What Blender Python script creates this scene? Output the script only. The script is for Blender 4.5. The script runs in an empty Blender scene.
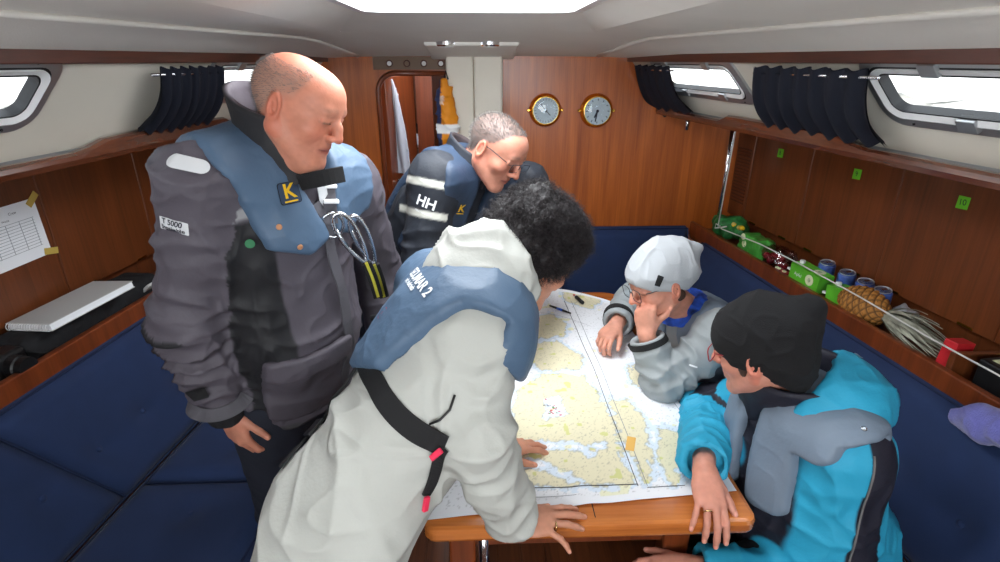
import bpy, bmesh, math, random
import numpy as np
from mathutils import Vector, Matrix
from mathutils.bvhtree import BVHTree

# ------------------------------------------------------------------ camera, world, light, exposure
random.seed(7); RNG = np.random.RandomState(5)
SC = bpy.context.scene
COL = SC.collection
F_PX = 540.0; CAM_H = 1.75
PITCH = math.atan(221 / F_PX); YAW = math.atan(21 * math.cos(PITCH) / F_PX)
cam_d = bpy.data.cameras.new('camera'); cam_d.sensor_width = 36.0
cam_d.lens = 36.0 * F_PX / 1000.0; cam_d.clip_start = 0.02; cam_d.clip_end = 200
cam = bpy.data.objects.new('camera', cam_d); COL.objects.link(cam)
cam.location = (0, 0, CAM_H); cam.rotation_euler = (math.pi / 2 - PITCH, 0, -YAW)
SC.camera = cam
SC.view_settings.view_transform = 'Standard'; SC.view_settings.look = 'None'
SC.view_settings.gamma = 1.0; SC.view_settings.use_curve_mapping = False
SC.view_settings.exposure = -0.25

world = bpy.data.worlds.new('overcast_sky'); SC.world = world; world.use_nodes = True
wn = world.node_tree; bg = wn.nodes['Background']
bg.inputs[0].default_value = (0.90, 0.95, 1.0, 1); bg.inputs[1].default_value = 8.0

def area(name, loc, rot, sx, sy, power, col, portal=False):
    l = bpy.data.lights.new(name, 'AREA'); l.shape = 'RECTANGLE'; l.size = sx; l.size_y = sy
    l.energy = power; l.color = col
    if portal: l.cycles.is_portal = True
    o = bpy.data.objects.new(name, l); COL.objects.link(o); o.location = loc; o.rotation_euler = rot
    return o
# daylight: the deck hatch overhead and the open companionway behind the camera
area('hatch_daylight', (-0.03, 1.56, 2.06), (0, 0, 0), 0.74, 0.84, 22, (0.95, 0.98, 1.0))
area('companionway_daylight', (0.0, -0.80, 1.40), (math.radians(108), 0, 0), 1.35, 0.70, 14, (0.95, 0.98, 1.0))

# ------------------------------------------------------------------ helpers
cp_, sp_, cy_, sy_ = math.cos(PITCH), math.sin(PITCH), math.cos(YAW), math.sin(YAW)
EYE = np.array([0, 0, CAM_H])
def ray(u, v):
    x = (u - 500) / F_PX; y = (281 - v) / F_PX
    Y = cp_ + y * sp_; Z = -sp_ + y * cp_
    return np.array([x * cy_ + Y * sy_, -x * sy_ + Y * cy_, Z])
def WY(u, v, Y): r = ray(u, v); return EYE + r * (Y / r[1])
def WZ(u, v, z): r = ray(u, v); return EYE + r * ((z - CAM_H) / r[2])
def WS(u, v, a, side=1, k=0.108): r = ray(u, v); return EYE + r * (a / (side * r[0] + k * r[1]))
def V3(*a): return np.array(a, float)
def nrm(v): v = np.asarray(v, float); return v / (np.linalg.norm(v) + 1e-12)

def lin(c):
    out = []
    for x in c[:3]:
        x = x / 255.0
        out.append(x / 12.92 if x <= 0.04045 else ((x + 0.055) / 1.055) ** 2.4)
    return tuple(out) + (1.0,)

MATS = {}
def mat(name, rgb, rough=0.6, metal=0.0, bump=0.0, bscale=200, var=0.0, vscale=6, attr=None, spec=0.4,
        alpha=1.0, trans=0.0, emit=0.0, stretch=None, sheen=0.0, coat=0.0, crease=0.0, cscale=16):
    m = bpy.data.materials.new(name); m.use_nodes = True
    nt = m.node_tree; b = nt.nodes['Principled BSDF']; L = nt.links
    b.inputs['Roughness'].default_value = rough; b.inputs['Metallic'].default_value = metal
    b.inputs['Specular IOR Level'].default_value = spec
    if coat: b.inputs['Coat Weight'].default_value = coat; b.inputs['Coat Roughness'].default_value = 0.15
    if sheen: b.inputs['Sheen Weight'].default_value = sheen
    if trans: b.inputs['Transmission Weight'].default_value = trans
    if alpha < 1: b.inputs['Alpha'].default_value = alpha
    if emit: b.inputs['Emission Strength'].default_value = emit; b.inputs['Emission Color'].default_value = lin(rgb)
    tc = nt.nodes.new('ShaderNodeTexCoord'); src = tc.outputs['Object']
    if stretch:
        mp = nt.nodes.new('ShaderNodeMapping'); mp.inputs['Scale'].default_value = stretch
        L.new(src, mp.inputs[0]); src = mp.outputs[0]
    if attr:
        a = nt.nodes.new('ShaderNodeAttribute'); a.attribute_name = attr; col = a.outputs['Color']
    else:
        r = nt.nodes.new('ShaderNodeRGB'); r.outputs[0].default_value = lin(rgb); col = r.outputs[0]
    if var:
        n = nt.nodes.new('ShaderNodeTexNoise'); n.inputs['Scale'].default_value = vscale; n.inputs['Detail'].default_value = 5
        L.new(src, n.inputs['Vector'])
        mr = nt.nodes.new('ShaderNodeMapRange'); mr.inputs[1].default_value = 0.3; mr.inputs[2].default_value = 0.7
        mr.inputs[3].default_value = 1 - var; mr.inputs[4].default_value = 1 + var
        L.new(n.outputs[0], mr.inputs[0])
        mx = nt.nodes.new('ShaderNodeVectorMath'); mx.operation = 'SCALE'
        L.new(col, mx.inputs[0]); L.new(mr.outputs[0], mx.inputs['Scale']); col = mx.outputs[0]
    L.new(col, b.inputs['Base Color'])
    if bump:
        n = nt.nodes.new('ShaderNodeTexNoise'); n.inputs['Scale'].default_value = bscale; n.inputs['Detail'].default_value = 3
        L.new(src, n.inputs['Vector'])
        bp = nt.nodes.new('ShaderNodeBump'); bp.inputs['Strength'].default_value = bump; bp.inputs['Distance'].default_value = 0.004
        L.new(n.outputs[0], bp.inputs['Height']); L.new(bp.outputs[0], b.inputs['Normal'])
        if crease:
            n2 = nt.nodes.new('ShaderNodeTexNoise'); n2.noise_type = 'RIDGED_MULTIFRACTAL'; n2.inputs['Scale'].default_value = cscale; n2.inputs['Detail'].default_value = 2
            n2.inputs['Distortion'].default_value = 0.6; L.new(src, n2.inputs['Vector'])
            b2 = nt.nodes.new('ShaderNodeBump'); b2.inputs['Strength'].default_value = crease; b2.inputs['Distance'].default_value = 0.03
            L.new(n2.outputs[0], b2.inputs['Height']); L.new(b2.outputs[0], bp.inputs['Normal'])
    MATS[name] = m
    return m

def wood(name, c1, c2, axis=2, rough=0.35, scale=1.0, coat=0.25):
    m = bpy.data.materials.new(name); m.use_nodes = True
    nt = m.node_tree; b = nt.nodes['Principled BSDF']; L = nt.links
    b.inputs['Roughness'].default_value = rough; b.inputs['Coat Weight'].default_value = coat; b.inputs['Coat Roughness'].default_value = 0.2
    tc = nt.nodes.new('ShaderNodeTexCoord'); mp = nt.nodes.new('ShaderNodeMapping')
    s = [14 * scale] * 3; s[axis] = 0.9 * scale; mp.inputs['Scale'].default_value = s
    L.new(tc.outputs['Object'], mp.inputs[0])
    n = nt.nodes.new('ShaderNodeTexNoise'); n.inputs['Scale'].default_value = 1.6; n.inputs['Detail'].default_value = 7
    n.inputs['Roughness'].default_value = 0.62; n.inputs['Distortion'].default_value = 0.5
    L.new(mp.outputs[0], n.inputs['Vector'])
    mp2 = nt.nodes.new('ShaderNodeMapping'); s2 = [160 * scale] * 3; s2[axis] = 3 * scale; mp2.inputs['Scale'].default_value = s2
    L.new(tc.outputs['Object'], mp2.inputs[0])
    n2 = nt.nodes.new('ShaderNodeTexNoise'); n2.inputs['Scale'].default_value = 1.0; n2.inputs['Detail'].default_value = 3
    L.new(mp2.outputs[0], n2.inputs['Vector'])
    ad = nt.nodes.new('ShaderNodeMath'); ad.operation = 'MULTIPLY_ADD'; ad.inputs[1].default_value = 0.35
    L.new(n2.outputs[0], ad.inputs[0]); L.new(n.outputs[0], ad.inputs[2])
    cr = nt.nodes.new('ShaderNodeValToRGB'); cr.color_ramp.elements[0].position = 0.45; cr.color_ramp.elements[1].position = 0.85
    cr.color_ramp.elements[0].color = lin(c2); cr.color_ramp.elements[1].color = lin(c1)
    L.new(ad.outputs[0], cr.inputs[0]); L.new(cr.outputs[0], b.inputs['Base Color'])
    bp = nt.nodes.new('ShaderNodeBump'); bp.inputs['Strength'].default_value = 0.08; bp.inputs['Distance'].default_value = 0.002
    L.new(ad.outputs[0], bp.inputs['Height']); L.new(bp.outputs[0], b.inputs['Normal'])
    MATS[name] = m
    return m

def link(o, parent=None):
    COL.objects.link(o)
    if parent is not None: o.parent = parent
    return o
def tag(o, label=None, cat=None, group=None, kind=None):
    if label: o['label'] = label
    if cat: o['category'] = cat
    if group: o['group'] = group
    if kind: o['kind'] = kind
    return o
def struct(o): o['kind'] = 'structure'; return o

def mk(name, V, F, m, parent=None, smooth=False, attrs=None, bev=0.0, sub=0, auto=None):
    """one mesh object; world coordinates (parents sit at the origin of the world with identity transform or an empty)"""
    me = bpy.data.meshes.new(name)
    V = np.asarray(V, np.float32)
    if parent is not None: V = V - np.array(wloc(parent), np.float32)
    if isinstance(F, np.ndarray):
        me.vertices.add(len(V)); me.vertices.foreach_set('co', V.ravel())
        k = F.shape[1]; me.loops.add(F.size); me.loops.foreach_set('vertex_index', F.ravel().astype(np.int32))
        me.polygons.add(len(F)); me.polygons.foreach_set('loop_start', np.arange(0, F.size, k, dtype=np.int32))
        me.update(calc_edges=True); me.validate()
    else:
        me.from_pydata(V.tolist(), [], F); me.update()
    if smooth: me.polygons.foreach_set('use_smooth', np.ones(len(me.polygons), bool))
    if attrs:
        for an, av in attrs.items():
            a = me.color_attributes.new(an, 'FLOAT_COLOR', 'POINT')
            av = np.asarray(av, np.float32)
            if av.shape[1] == 3: av = np.hstack([av, np.ones((len(av), 1), np.float32)])
            a.data.foreach_set('color', av.ravel())
    me.materials.append(m if not isinstance(m, str) else MATS[m])
    o = bpy.data.objects.new(name, me); link(o, parent)
    if bev:
        b = o.modifiers.new('bevel', 'BEVEL'); b.width = bev; b.segments = 2; b.limit_method = 'ANGLE'
    if sub:
        s = o.modifiers.new('sub', 'SUBSURF'); s.levels = sub; s.render_levels = sub
    return o
def wloc(o):
    t = np.zeros(3)
    while o is not None: t = t + np.array(o.location); o = o.parent
    return t
def empty(name, loc, label=None, cat=None, group=None, parent=None):
    o = bpy.data.objects.new(name, None); o.empty_display_size = 0.05; o.location = loc; link(o, parent)
    return tag(o, label, cat, group)

BOXF = [(0, 3, 2, 1), (4, 5, 6, 7), (0, 1, 5, 4), (1, 2, 6, 5), (2, 3, 7, 6), (3, 0, 4, 7)]
def boxv(c, h, R=None):
    c = np.asarray(c, float); h = np.asarray(h, float)
    v = np.array([(-1, -1, -1), (1, -1, -1), (1, 1, -1), (-1, 1, -1), (-1, -1, 1), (1, -1, 1), (1, 1, 1), (-1, 1, 1)], float) * h
    if R is not None: v = v @ np.asarray(R).T
    return v + c
def box(name, c, h, m, parent=None, R=None, bev=0.0):
    return mk(name, boxv(c, h, R), BOXF, m, parent, bev=bev)
def hexa(name, bottom4, top4, m, parent=None, bev=0.0, smooth=False, sub=0):
    return mk(name, np.array(list(bottom4) + list(top4)), BOXF, m, parent, bev=bev, smooth=smooth, sub=sub)
def rotm(ax, ay, az):
    return np.array(Matrix.Rotation(az, 3, 'Z') @ Matrix.Rotation(ay, 3, 'Y') @ Matrix.Rotation(ax, 3, 'X'))
def frame(x, y):
    """columns: x axis, y made orthogonal, z = x cross y"""
    x = nrm(x); y = np.asarray(y, float); y = nrm(y - x * np.dot(x, y)); return np.stack([x, y, np.cross(x, y)], 1)
def sweep(pts, r, n=10, closed=False, caps=True, flat=1.0, nref=None):
    """tube along a polyline; r scalar or list; returns V, F lists"""
    pts = np.asarray(pts, float); N = len(pts); r = np.ones(N) * r if np.isscalar(r) else np.asarray(r, float)
    V = []; Fc = []
    T = np.gradient(pts, axis=0) if not closed else np.roll(pts, -1, 0) - np.roll(pts, 1, 0)
    ref = np.asarray(nref, float) if nref is not None else V3(0.13, 0.21, 0.97)
    t0 = nrm(T[0])
    if abs(np.dot(t0, ref)) > 0.95: ref = V3(1, 0.1, 0)
    nv = nrm(ref - t0 * np.dot(ref, t0))
    for i in range(N):
        t = nrm(T[i]); nv = nrm(nv - t * np.dot(nv, t)); b = np.cross(t, nv)
        for k in range(n):
            a = 2 * math.pi * k / n
            V.append(pts[i] + r[i] * (math.cos(a) * nv * flat + math.sin(a) * b))
    for i in range(N if closed else N - 1):
        j = (i + 1) % N
        for k in range(n):
            k2 = (k + 1) % n; Fc.append((i * n + k, i * n + k2, j * n + k2, j * n + k))
    if caps and not closed:
        Fc.append(tuple(range(n - 1, -1, -1))); Fc.append(tuple((N - 1) * n + k for k in range(n)))
    return np.array(V), Fc
def tube(name, pts, r, m, parent=None, n=10, closed=False, flat=1.0, nref=None):
    V, Fc = sweep(pts, r, n, closed, True, flat, nref); return mk(name, V, Fc, m, parent, smooth=True)
def lathe(prof, axis_o, R, n=24):
    """prof [(r, h)]; axis along R[:,2]"""
    V = []; Fc = []
    for (r, h) in prof:
        for k in range(n):
            a = 2 * math.pi * k / n; V.append(axis_o + R @ V3(r * math.cos(a), r * math.sin(a), h))
    m_ = len(prof)
    for i in range(m_ - 1):
        for k in range(n):
            k2 = (k + 1) % n; Fc.append((i * n + k, i * n + k2, (i + 1) * n + k2, (i + 1) * n + k))
    Fc.append(tuple(range(n - 1, -1, -1))); Fc.append(tuple((m_ - 1) * n + k for k in range(n)))
    return np.array(V), Fc
def prism(name, poly, origin, ex, ey, depth, m, parent=None, bev=0.0):
    """polygon (2D) in the plane origin+ex,ey extruded by depth along ex x ey"""
    ex = nrm(ex); ey = np.asarray(ey, float); ez = nrm(np.cross(ex, ey)); n = len(poly)
    A = np.array([origin + ex * p[0] + nrm(ey) * p[1] for p in poly]); B = A + ez * depth
    Fc = [tuple(range(n - 1, -1, -1)), tuple(range(n, 2 * n))] + [(i, (i + 1) % n, n + (i + 1) % n, n + i) for i in range(n)]
    return mk(name, np.vstack([A, B]), Fc, m, parent, bev=bev)
def rrect(w, h, r, n=6, cx=0, cy=0):
    P = []
    for (sx, sy, a0) in ((1, 1, 0), (-1, 1, 90), (-1, -1, 180), (1, -1, 270)):
        for k in range(n + 1):
            a = math.radians(a0 + 90 * k / n)
            P.append((cx + sx * (w / 2 - r) + r * math.cos(a), cy + sy * (h / 2 - r) + r * math.sin(a)))
    return P
def text_mesh(s, size, bold=False):
    cu = bpy.data.curves.new('t', 'FONT'); cu.body = s; cu.size = size; cu.align_x = 'CENTER'; cu.align_y = 'CENTER'
    if bold: cu.offset = size * 0.025
    ob = bpy.data.objects.new('t', cu); COL.objects.link(ob)
    dg = bpy.context.evaluated_depsgraph_get(); me = bpy.data.meshes.new_from_object(ob.evaluated_get(dg))
    V = np.array([v.co[:] for v in me.vertices]); Fc = [tuple(p.vertices) for p in me.polygons]
    bpy.data.objects.remove(ob); bpy.data.curves.remove(cu); bpy.data.meshes.remove(me)
    return V, Fc
def text_obj(name, s, size, o, ex, ey, m, parent=None, bold=False):
    V, Fc = text_mesh(s, size, bold); ex = nrm(ex); ey = nrm(ey)
    return mk(name, np.array([np.asarray(o) + ex * v[0] + ey * v[1] for v in V]), Fc, m, parent)

# ---- numpy value noise
def _h(i, j, k, seed):
    n = (i * 374761393 + j * 668265263 + k * 2147483647 + seed * 974634777) & 0x7fffffff
    n = ((n ^ (n >> 13)) * 1274126177) & 0x7fffffff
    n = n ^ (n >> 16)
    return (n & 0xffff) / 32767.5 - 1.0
def noise3(P, seed=0):
    i = np.floor(P).astype(np.int64); f = P - i; w = f * f * f * (f * (f * 6 - 15) + 10)
    x, y, z = i[:, 0], i[:, 1], i[:, 2]; r = 0
    for dx in (0, 1):
        for dy in (0, 1):
            for dz in (0, 1):
                wt = (w[:, 0] if dx else 1 - w[:, 0]) * (w[:, 1] if dy else 1 - w[:, 1]) * (w[:, 2] if dz else 1 - w[:, 2])
                r = r + wt * _h(x + dx, y + dy, z + dz, seed)
    return r
def fbm(P, seed=0, o=3):
    return sum(noise3(P * (2 ** k), seed + k) * 0.5 ** k for k in range(o))

# ------------------------------------------------------------------ materials
wood('teak_bulkhead', (190, 102, 40), (142, 68, 21), 2, 0.32)
wood('teak_cabinet', (116, 61, 30), (82, 41, 18), 2, 0.36)
wood('teak_ledge', (104, 54, 32), (62, 31, 20), 1, 0.22, coat=0.6)
wood('teak_trim', (88, 42, 26), (58, 27, 17), 1, 0.35)
wood('teak_table', (206, 124, 58), (160, 84, 34), 0, 0.2, coat=0.8)
wood('teak_door', (128, 62, 30), (92, 42, 19), 2, 0.3)
wood('sole_wood', (120, 66, 36), (78, 40, 22), 1, 0.4)
mat('headliner', (230, 226, 218), 0.75, bump=0.15, bscale=260, var=0.02)
mat('vinyl_wall', (222, 216, 202), 0.6, bump=0.1, bscale=300, var=0.02)
mat('white_plastic', (235, 236, 236), 0.35)
mat('alu', (176, 178, 180), 0.38, metal=0.75)
mat('seal_black', (22, 22, 24), 0.6)
mat('chrome', (230, 230, 232), 0.12, metal=1.0)
mat('brass', (240, 196, 90), 0.22, metal=1.0)
mat('navy_curtain', (20, 24, 38), 0.9, bump=0.4, bscale=500)
mat('blue_velour', (25, 44, 82), 0.85, bump=0.3, bscale=600, var=0.10, vscale=9, sheen=0.06)
mat('blue_piping', (20, 34, 66), 0.8)
mat('dark_gap', (14, 11, 10), 0.9)
mat('paper', (236, 238, 242), 0.8)
mat('ink', (45, 45, 55), 0.8)
mat('note_green', (116, 208, 48), 0.7)
mat('tape', (196, 168, 84), 0.5)
mat('rope_white', (214, 212, 206), 0.8, bump=0.6, bscale=700)
mat('black_plastic', (20, 20, 22), 0.4)
mat('black_fabric', (24, 24, 27), 0.85, bump=0.3, bscale=500)
mat('grey_panel', (120, 98, 82), 0.6)
mat('dial_white', (222, 226, 230), 0.4)
mat('rock', (196, 192, 186), 0.95, bump=1.0, bscale=8, var=0.35, vscale=4)
mat('water', (120, 170, 180), 0.3)

def glassy(name, rgb, fac):
    m = bpy.data.materials.new(name); m.use_nodes = True; nt = m.node_tree; nt.nodes.clear()
    o = nt.nodes.new('ShaderNodeOutputMaterial'); t = nt.nodes.new('ShaderNodeBsdfTransparent'); g = nt.nodes.new('ShaderNodeBsdfGlossy')
    t.inputs[0].default_value = lin(rgb); g.inputs[1].default_value = 0.03
    mx = nt.nodes.new('ShaderNodeMixShader'); mx.inputs[0].default_value = fac
    nt.links.new(t.outputs[0], mx.inputs[1]); nt.links.new(g.outputs[0], mx.inputs[2]); nt.links.new(mx.outputs[0], o.inputs[0])
    MATS[name] = m
glassy('pane_clear', (244, 248, 250), 0.05)
glassy('clear_film', (232, 226, 232), 0.16)

K = 0.108; YB = 2.85; YA = -0.75
def XS(a, Y, s): return s * (a - K * Y)
def strip(name, prof, s, m, parent=None, y0=YA, y1=YB, bev=0.0, n=1, zf=None):
    """profile [(a, z)] run along the cabin side s"""
    V = []; N = len(prof)
    for i in range(n + 1):
        Y = y0 + (y1 - y0) * i / n
        for (a, z) in prof: V.append((XS(a, Y, s), Y, z))
    Fc = []
    for i in range(n):
        for k in range(N):
            q = (i * N + k, i * N + (k + 1) % N, (i + 1) * N + (k + 1) % N, (i + 1) * N + k)
            Fc.append(q if s < 0 else q[::-1])
    e0 = tuple(range(N)); e1 = tuple(n * N + k for k in range(N))
    Fc.append(e0[::-1] if s < 0 else e0); Fc.append(e1 if s < 0 else e1[::-1])
    return mk(name, V, Fc, m, parent, bev=bev)

# ------------------------------------------------------------------ shell
fl = struct(box('floor', (0, 1.05, -0.02), (1.7, 1.85, 0.02), 'sole_wood'))
for i in range(9):
    box('plank', (-0.36 + i * 0.09, 1.0, 0.004), (0.042, 1.75, 0.004), 'sole_wood', fl, bev=0.002)

# window wall: bottom (a=1.26, z=1.52) to top (a=1.065, z=1.74)
WA0, WZ0, WA1, WZ1 = 1.26, 1.52, 1.065, 1.74
def wallpt(Y, t, s, off=0.0):
    """point on the sloping window wall; off = towards the cabin"""
    a = WA0 + (WA1 - WA0) * t; z = WZ0 + (WZ1 - WZ0) * t
    n = nrm(V3(-(WZ1 - WZ0), 0, -(WA0 - WA1)))       # inward, downward
    return V3(s * (a - K * Y + n[0] * off), Y, z + n[2] * off)
WLEN = math.hypot(WA0 - WA1, WZ1 - WZ0)
def wallpx(u, v, s):
    k = (WA0 - WA1) / (WZ1 - WZ0); r = ray(u, v); n = V3(s, K, k); d = WA0 + k * WZ0
    P = EYE + r * ((d - n @ EYE) / (n @ r)); return P[1], (P[2] - WZ0) / (WZ1 - WZ0)

def wall_panel(V, Fc, s, y0, y1, t0, t1):
    b = len(V)
    for off in (0.0, -0.03):
        V += [wallpt(y0, t0, s, off), wallpt(y1, t0, s, off), wallpt(y1, t1, s, off), wallpt(y0, t1, s, off)]
    for q in BOXF: Fc.append(tuple(b + i for i in q))
def window(name, s, y0, y1, t0, t1, m='alu', hinge=True):
    """rounded frame, gasket, inner flange, pane and dogs set into the sloping wall"""
    e = empty(name, wallpt((y0 + y1) / 2, (t0 + t1) / 2, s)); e['kind'] = 'structure'
    yc, tc = (y0 + y1) / 2, (t0 + t1) / 2; W, Hh = abs(y1 - y0), (t1 - t0) * WLEN
    def ring(nm, w0, h0, r0, w1, h1, r1, o0, o1, mm, par=e):
        A = rrect(w0, h0, r0); B = rrect(w1, h1, r1); n = len(A); V = []; Fc = []
        for P, o in ((A, o0), (B, o1), (B, -0.012), (A, -0.012)):
            for (x, y) in P: V.append(wallpt(yc + x, tc + y / WLEN, s, o))
        for a, b in ((0, 1), (1, 2), (2, 3), (3, 0)):
            for k in range(n):
                k2 = (k + 1) % n; q = (a * n + k, a * n + k2, b * n + k2, b * n + k); Fc.append(q if s < 0 else q[::-1])
        return mk(nm, V, Fc, mm, par, smooth=False)
    ring('window_frame', W, Hh, 0.055, W - 0.05, Hh - 0.05, 0.042, 0.008, 0.012, m)
    ring('gasket', W - 0.05, Hh - 0.05, 0.042, W - 0.062, Hh - 0.062, 0.038, 0.011, 0.011, 'seal_black')
    ring('sash', W - 0.062, Hh - 0.062, 0.038, W - 0.092, Hh - 0.092, 0.028, 0.016, 0.010, 'white_plastic' if m == 'alu' else m)
    ring('glazing_seal', W - 0.092, Hh - 0.092, 0.028, W - 0.099, Hh - 0.099, 0.026, 0.011, 0.011, 'seal_black')
    P = rrect(W - 0.096, Hh - 0.096, 0.027)
    mk('pane', [wallpt(yc + x, tc + y / WLEN, s, 0.009) for x, y in P], [tuple(range(len(P)))], 'pane_clear', e)
    for yy, tt in ((yc - W * 0.22, t0), (yc + W * 0.22, t0), (yc - W * 0.25, t1), (yc + W * 0.25, t1)):
        sg = 1 if tt == t0 else -1
        c = wallpt(yy, tt + sg * 0.03 / WLEN, s, 0.014); ex = nrm(wallpt(yy + 0.1, tt, s) - wallpt(yy, tt, s)); ey = nrm(wallpt(yy, 1, s) - wallpt(yy, 0, s))
        box('hinge', c, (0.022, 0.016, 0.006), 'alu', e, R=frame(ex, ey), bev=0.002)
    for yy, tt in ((yc - W * 0.4, t0), (yc + W * 0.4, t0), (yc - W * 0.4, t1), (yc + W * 0.4, t1)):
        sg = 1 if tt == t0 else -1
        c = wallpt(yy, tt + sg * 0.013 / WLEN, s, 0.011)
        Vv, Ff = lathe([(0.004, 0), (0.0035, 0.002)], c, frame(V3(0, 1, 0), V3(0, 0, 1)), 8)
        mk('screw', Vv, Ff, 'seal_black', e)
    return e
WIN_R = [(0.55, 1.37, 0.40, 1.10), (1.93, 2.62, 0.40, 1.10)]
WIN_L = [(0.50, 1.32, 0.40, 1.10), (1.90, 2.56, 0.40, 1.10)]
for s, nm, wins in ((1, 'right', WIN_R), (-1, 'left', WIN_L)):
    V = []; Fc = []; y = YA
    for (y0, y1, t0, t1) in wins:
        wall_panel(V, Fc, s, y, y0 + 0.02, 0, 1); wall_panel(V, Fc, s, y0 + 0.02, y1 - 0.02, 0, t0 + 0.05); wall_panel(V, Fc, s, y0 + 0.02, y1 - 0.02, min(t1 - 0.05, .985), 1); y = y1 - 0.02
    wall_panel(V, Fc, s, y, YB, 0, 1)
    struct(mk('wall_' + nm, V, Fc, 'vinyl_wall'))
    for i, w in enumerate(wins):
        window('window_%d' % ((i + 1) if s > 0 else (i + 3)), s, *w)
    struct(strip('trim_%d' % (1 if s > 0 else 2), [(1.036, 1.742), (1.036, 1.790), (1.12, 1.790), (1.12, 1.742)], s, 'teak_trim', bev=0.003))

# ledge with fiddle under the windows
for s, nm in ((1, 'right'), (-1, 'left')):
    e = empty('ledge', (XS(1.3, 1.0, s), 1.0, 1.5), 'glossy dark wood ledge with raised lip under the %s windows' % nm, 'ledge')
    strip('shelf_board', [(1.225, 1.497), (1.225, 1.520), (1.72, 1.520), (1.72, 1.497)], s, 'teak_ledge', e, bev=0.004)
    # the lip dips where hands grab it
    V = []; Fc = []; n = 60
    for i in range(n + 1):
        Y = YA + (YB - 0.03 - YA) * i / n
        d = 0.0
        for (c, w) in ((1.18, 0.40), (2.42, 0.26)):
            q = abs(Y - c) / w; d = max(d, 1 - max(0, min(1, (q - 0.75) / 0.25)))
        h = 1.552 - 0.024 * d
        for (a, z) in ((1.198, 1.498), (1.192, 1.512), (1.196, h - 0.006), (1.205, h), (1.222, h), (1.230, h - 0.006), (1.230, 1.500)):
            V.append((XS(a, Y, s), Y, z))
    for i in range(n):
        for k in range(7):
            q = (i * 7 + k, i * 7 + (k + 1) % 7, (i + 1) * 7 + (k + 1) % 7, (i + 1) * 7 + k); Fc.append(q if s < 0 else q[::-1])
    Fc.append(tuple(range(7))); Fc.append(tuple(n * 7 + k for k in range(7)))
    mk('lip', V, Fc, 'teak_ledge', e)
    strip('window_track', [(1.248, 1.520), (1.248, 1.530), (1.258, 1.530), (1.258, 1.520)], s, 'alu', e)
tube('ledge_pillar', [(1.243, 2.70, 0.922), (1.243, 2.70, 1.498)], 0.011, 'chrome', n=14)
tag(bpy.data.objects['ledge_pillar'], 'slim chrome tube standing between the right shelf board and ledge', 'pillar')
gr = tube('grab_post', [(1.02, 2.72, 1.497), (1.02, 2.72, 1.43)], 0.010, 'chrome', n=14); gr.name = 'grab_post'
tag(gr, 'short chrome stub hanging under the forward end of right ledge', 'post')

# bulkhead with the arched doorway (x -0.50 .. -0.16) ; y = YB .. YB+0.03
DX0, DX1, DZ = -0.50, -0.155, 1.690
arch = [(DX0, 0.0), (DX0, DZ - 0.09)] + [(DX0 + 0.09 - 0.09 * math.cos(a), DZ - 0.09 + 0.09 * math.sin(a)) for a in [math.pi / 2 * i / 8 for i in range(1, 9)]] + [(DX1, DZ), (DX1, 0.0)]
poly = [(-1.75, 0.0), (-1.75, 1.53), (-1.0, 1.53), (-0.76, 1.775), (0.76, 1.775), (1.0, 1.53), (1.75, 1.53), (1.75, 0.0)] + arch[::-1]
wf = struct(prism('wall_front', poly, V3(0, YB + 0.03, 0), V3(1, 0, 0), V3(0, 0, 1), 0.03, 'teak_bulkhead'))
tr = [V3(x, YB - 0.006, z) for (x, z) in arch if z > 0.01] ; tr = [V3(DX0, YB - 0.006, 0.02)] + tr
struct(tube('trim_3', tr, 0.013, 'teak_door', n=8))
e = empty('switch_panel', (-0.33, YB - 0.004, 1.735), 'brown strip with four round lights above the doorway', 'switch panel')
box('panel', (-0.33, YB - 0.004, 1.736), (0.185, 0.004, 0.03), 'grey_panel', e, bev=0.002)
for u in (389.5, 407, 424, 441):
    c = WY(u, 63.5, YB - 0.008)
    Rb = frame(V3(1, 0, 0), V3(0, 0, -1)); Rb = np.stack([V3(1, 0, 0), V3(0, 0, 1), V3(0, -1, 0)], 1)
    Vv, Ff = lathe([(0.017, 0), (0.017, 0.006), (0.012, 0.008)], c, Rb, 18); k_ = mk('bezel', Vv, Ff, 'teak_trim', e)
    Vv, Ff = lathe([(0.011, 0.008), (0.010, 0.011), (0.004, 0.012)], c, Rb, 16); mk('lens', Vv, Ff, 'white_plastic' if u != 407 else 'grey_panel', k_)

# padded mast pillar right of the doorway
me_ = empty('mast_pillar', (-0.02, 2.78, 0), 'cream vinyl padded mast pillar between doorway and gauges', 'pillar')
for (x0, x1) in ((-0.158, -0.028), (-0.026, 0.112)):
    box('padded_panel', ((x0 + x1) / 2, 2.80, 0.89), ((x1 - x0) / 2, 0.045, 0.885), 'vinyl_wall', me_, bev=0.012)
box('collar', (-0.03, 2.66, 1.800), (0.20, 0.19, 0.022), 'headliner', me_, R=rotm(math.radians(-8), 0, 0), bev=0.01)

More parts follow.
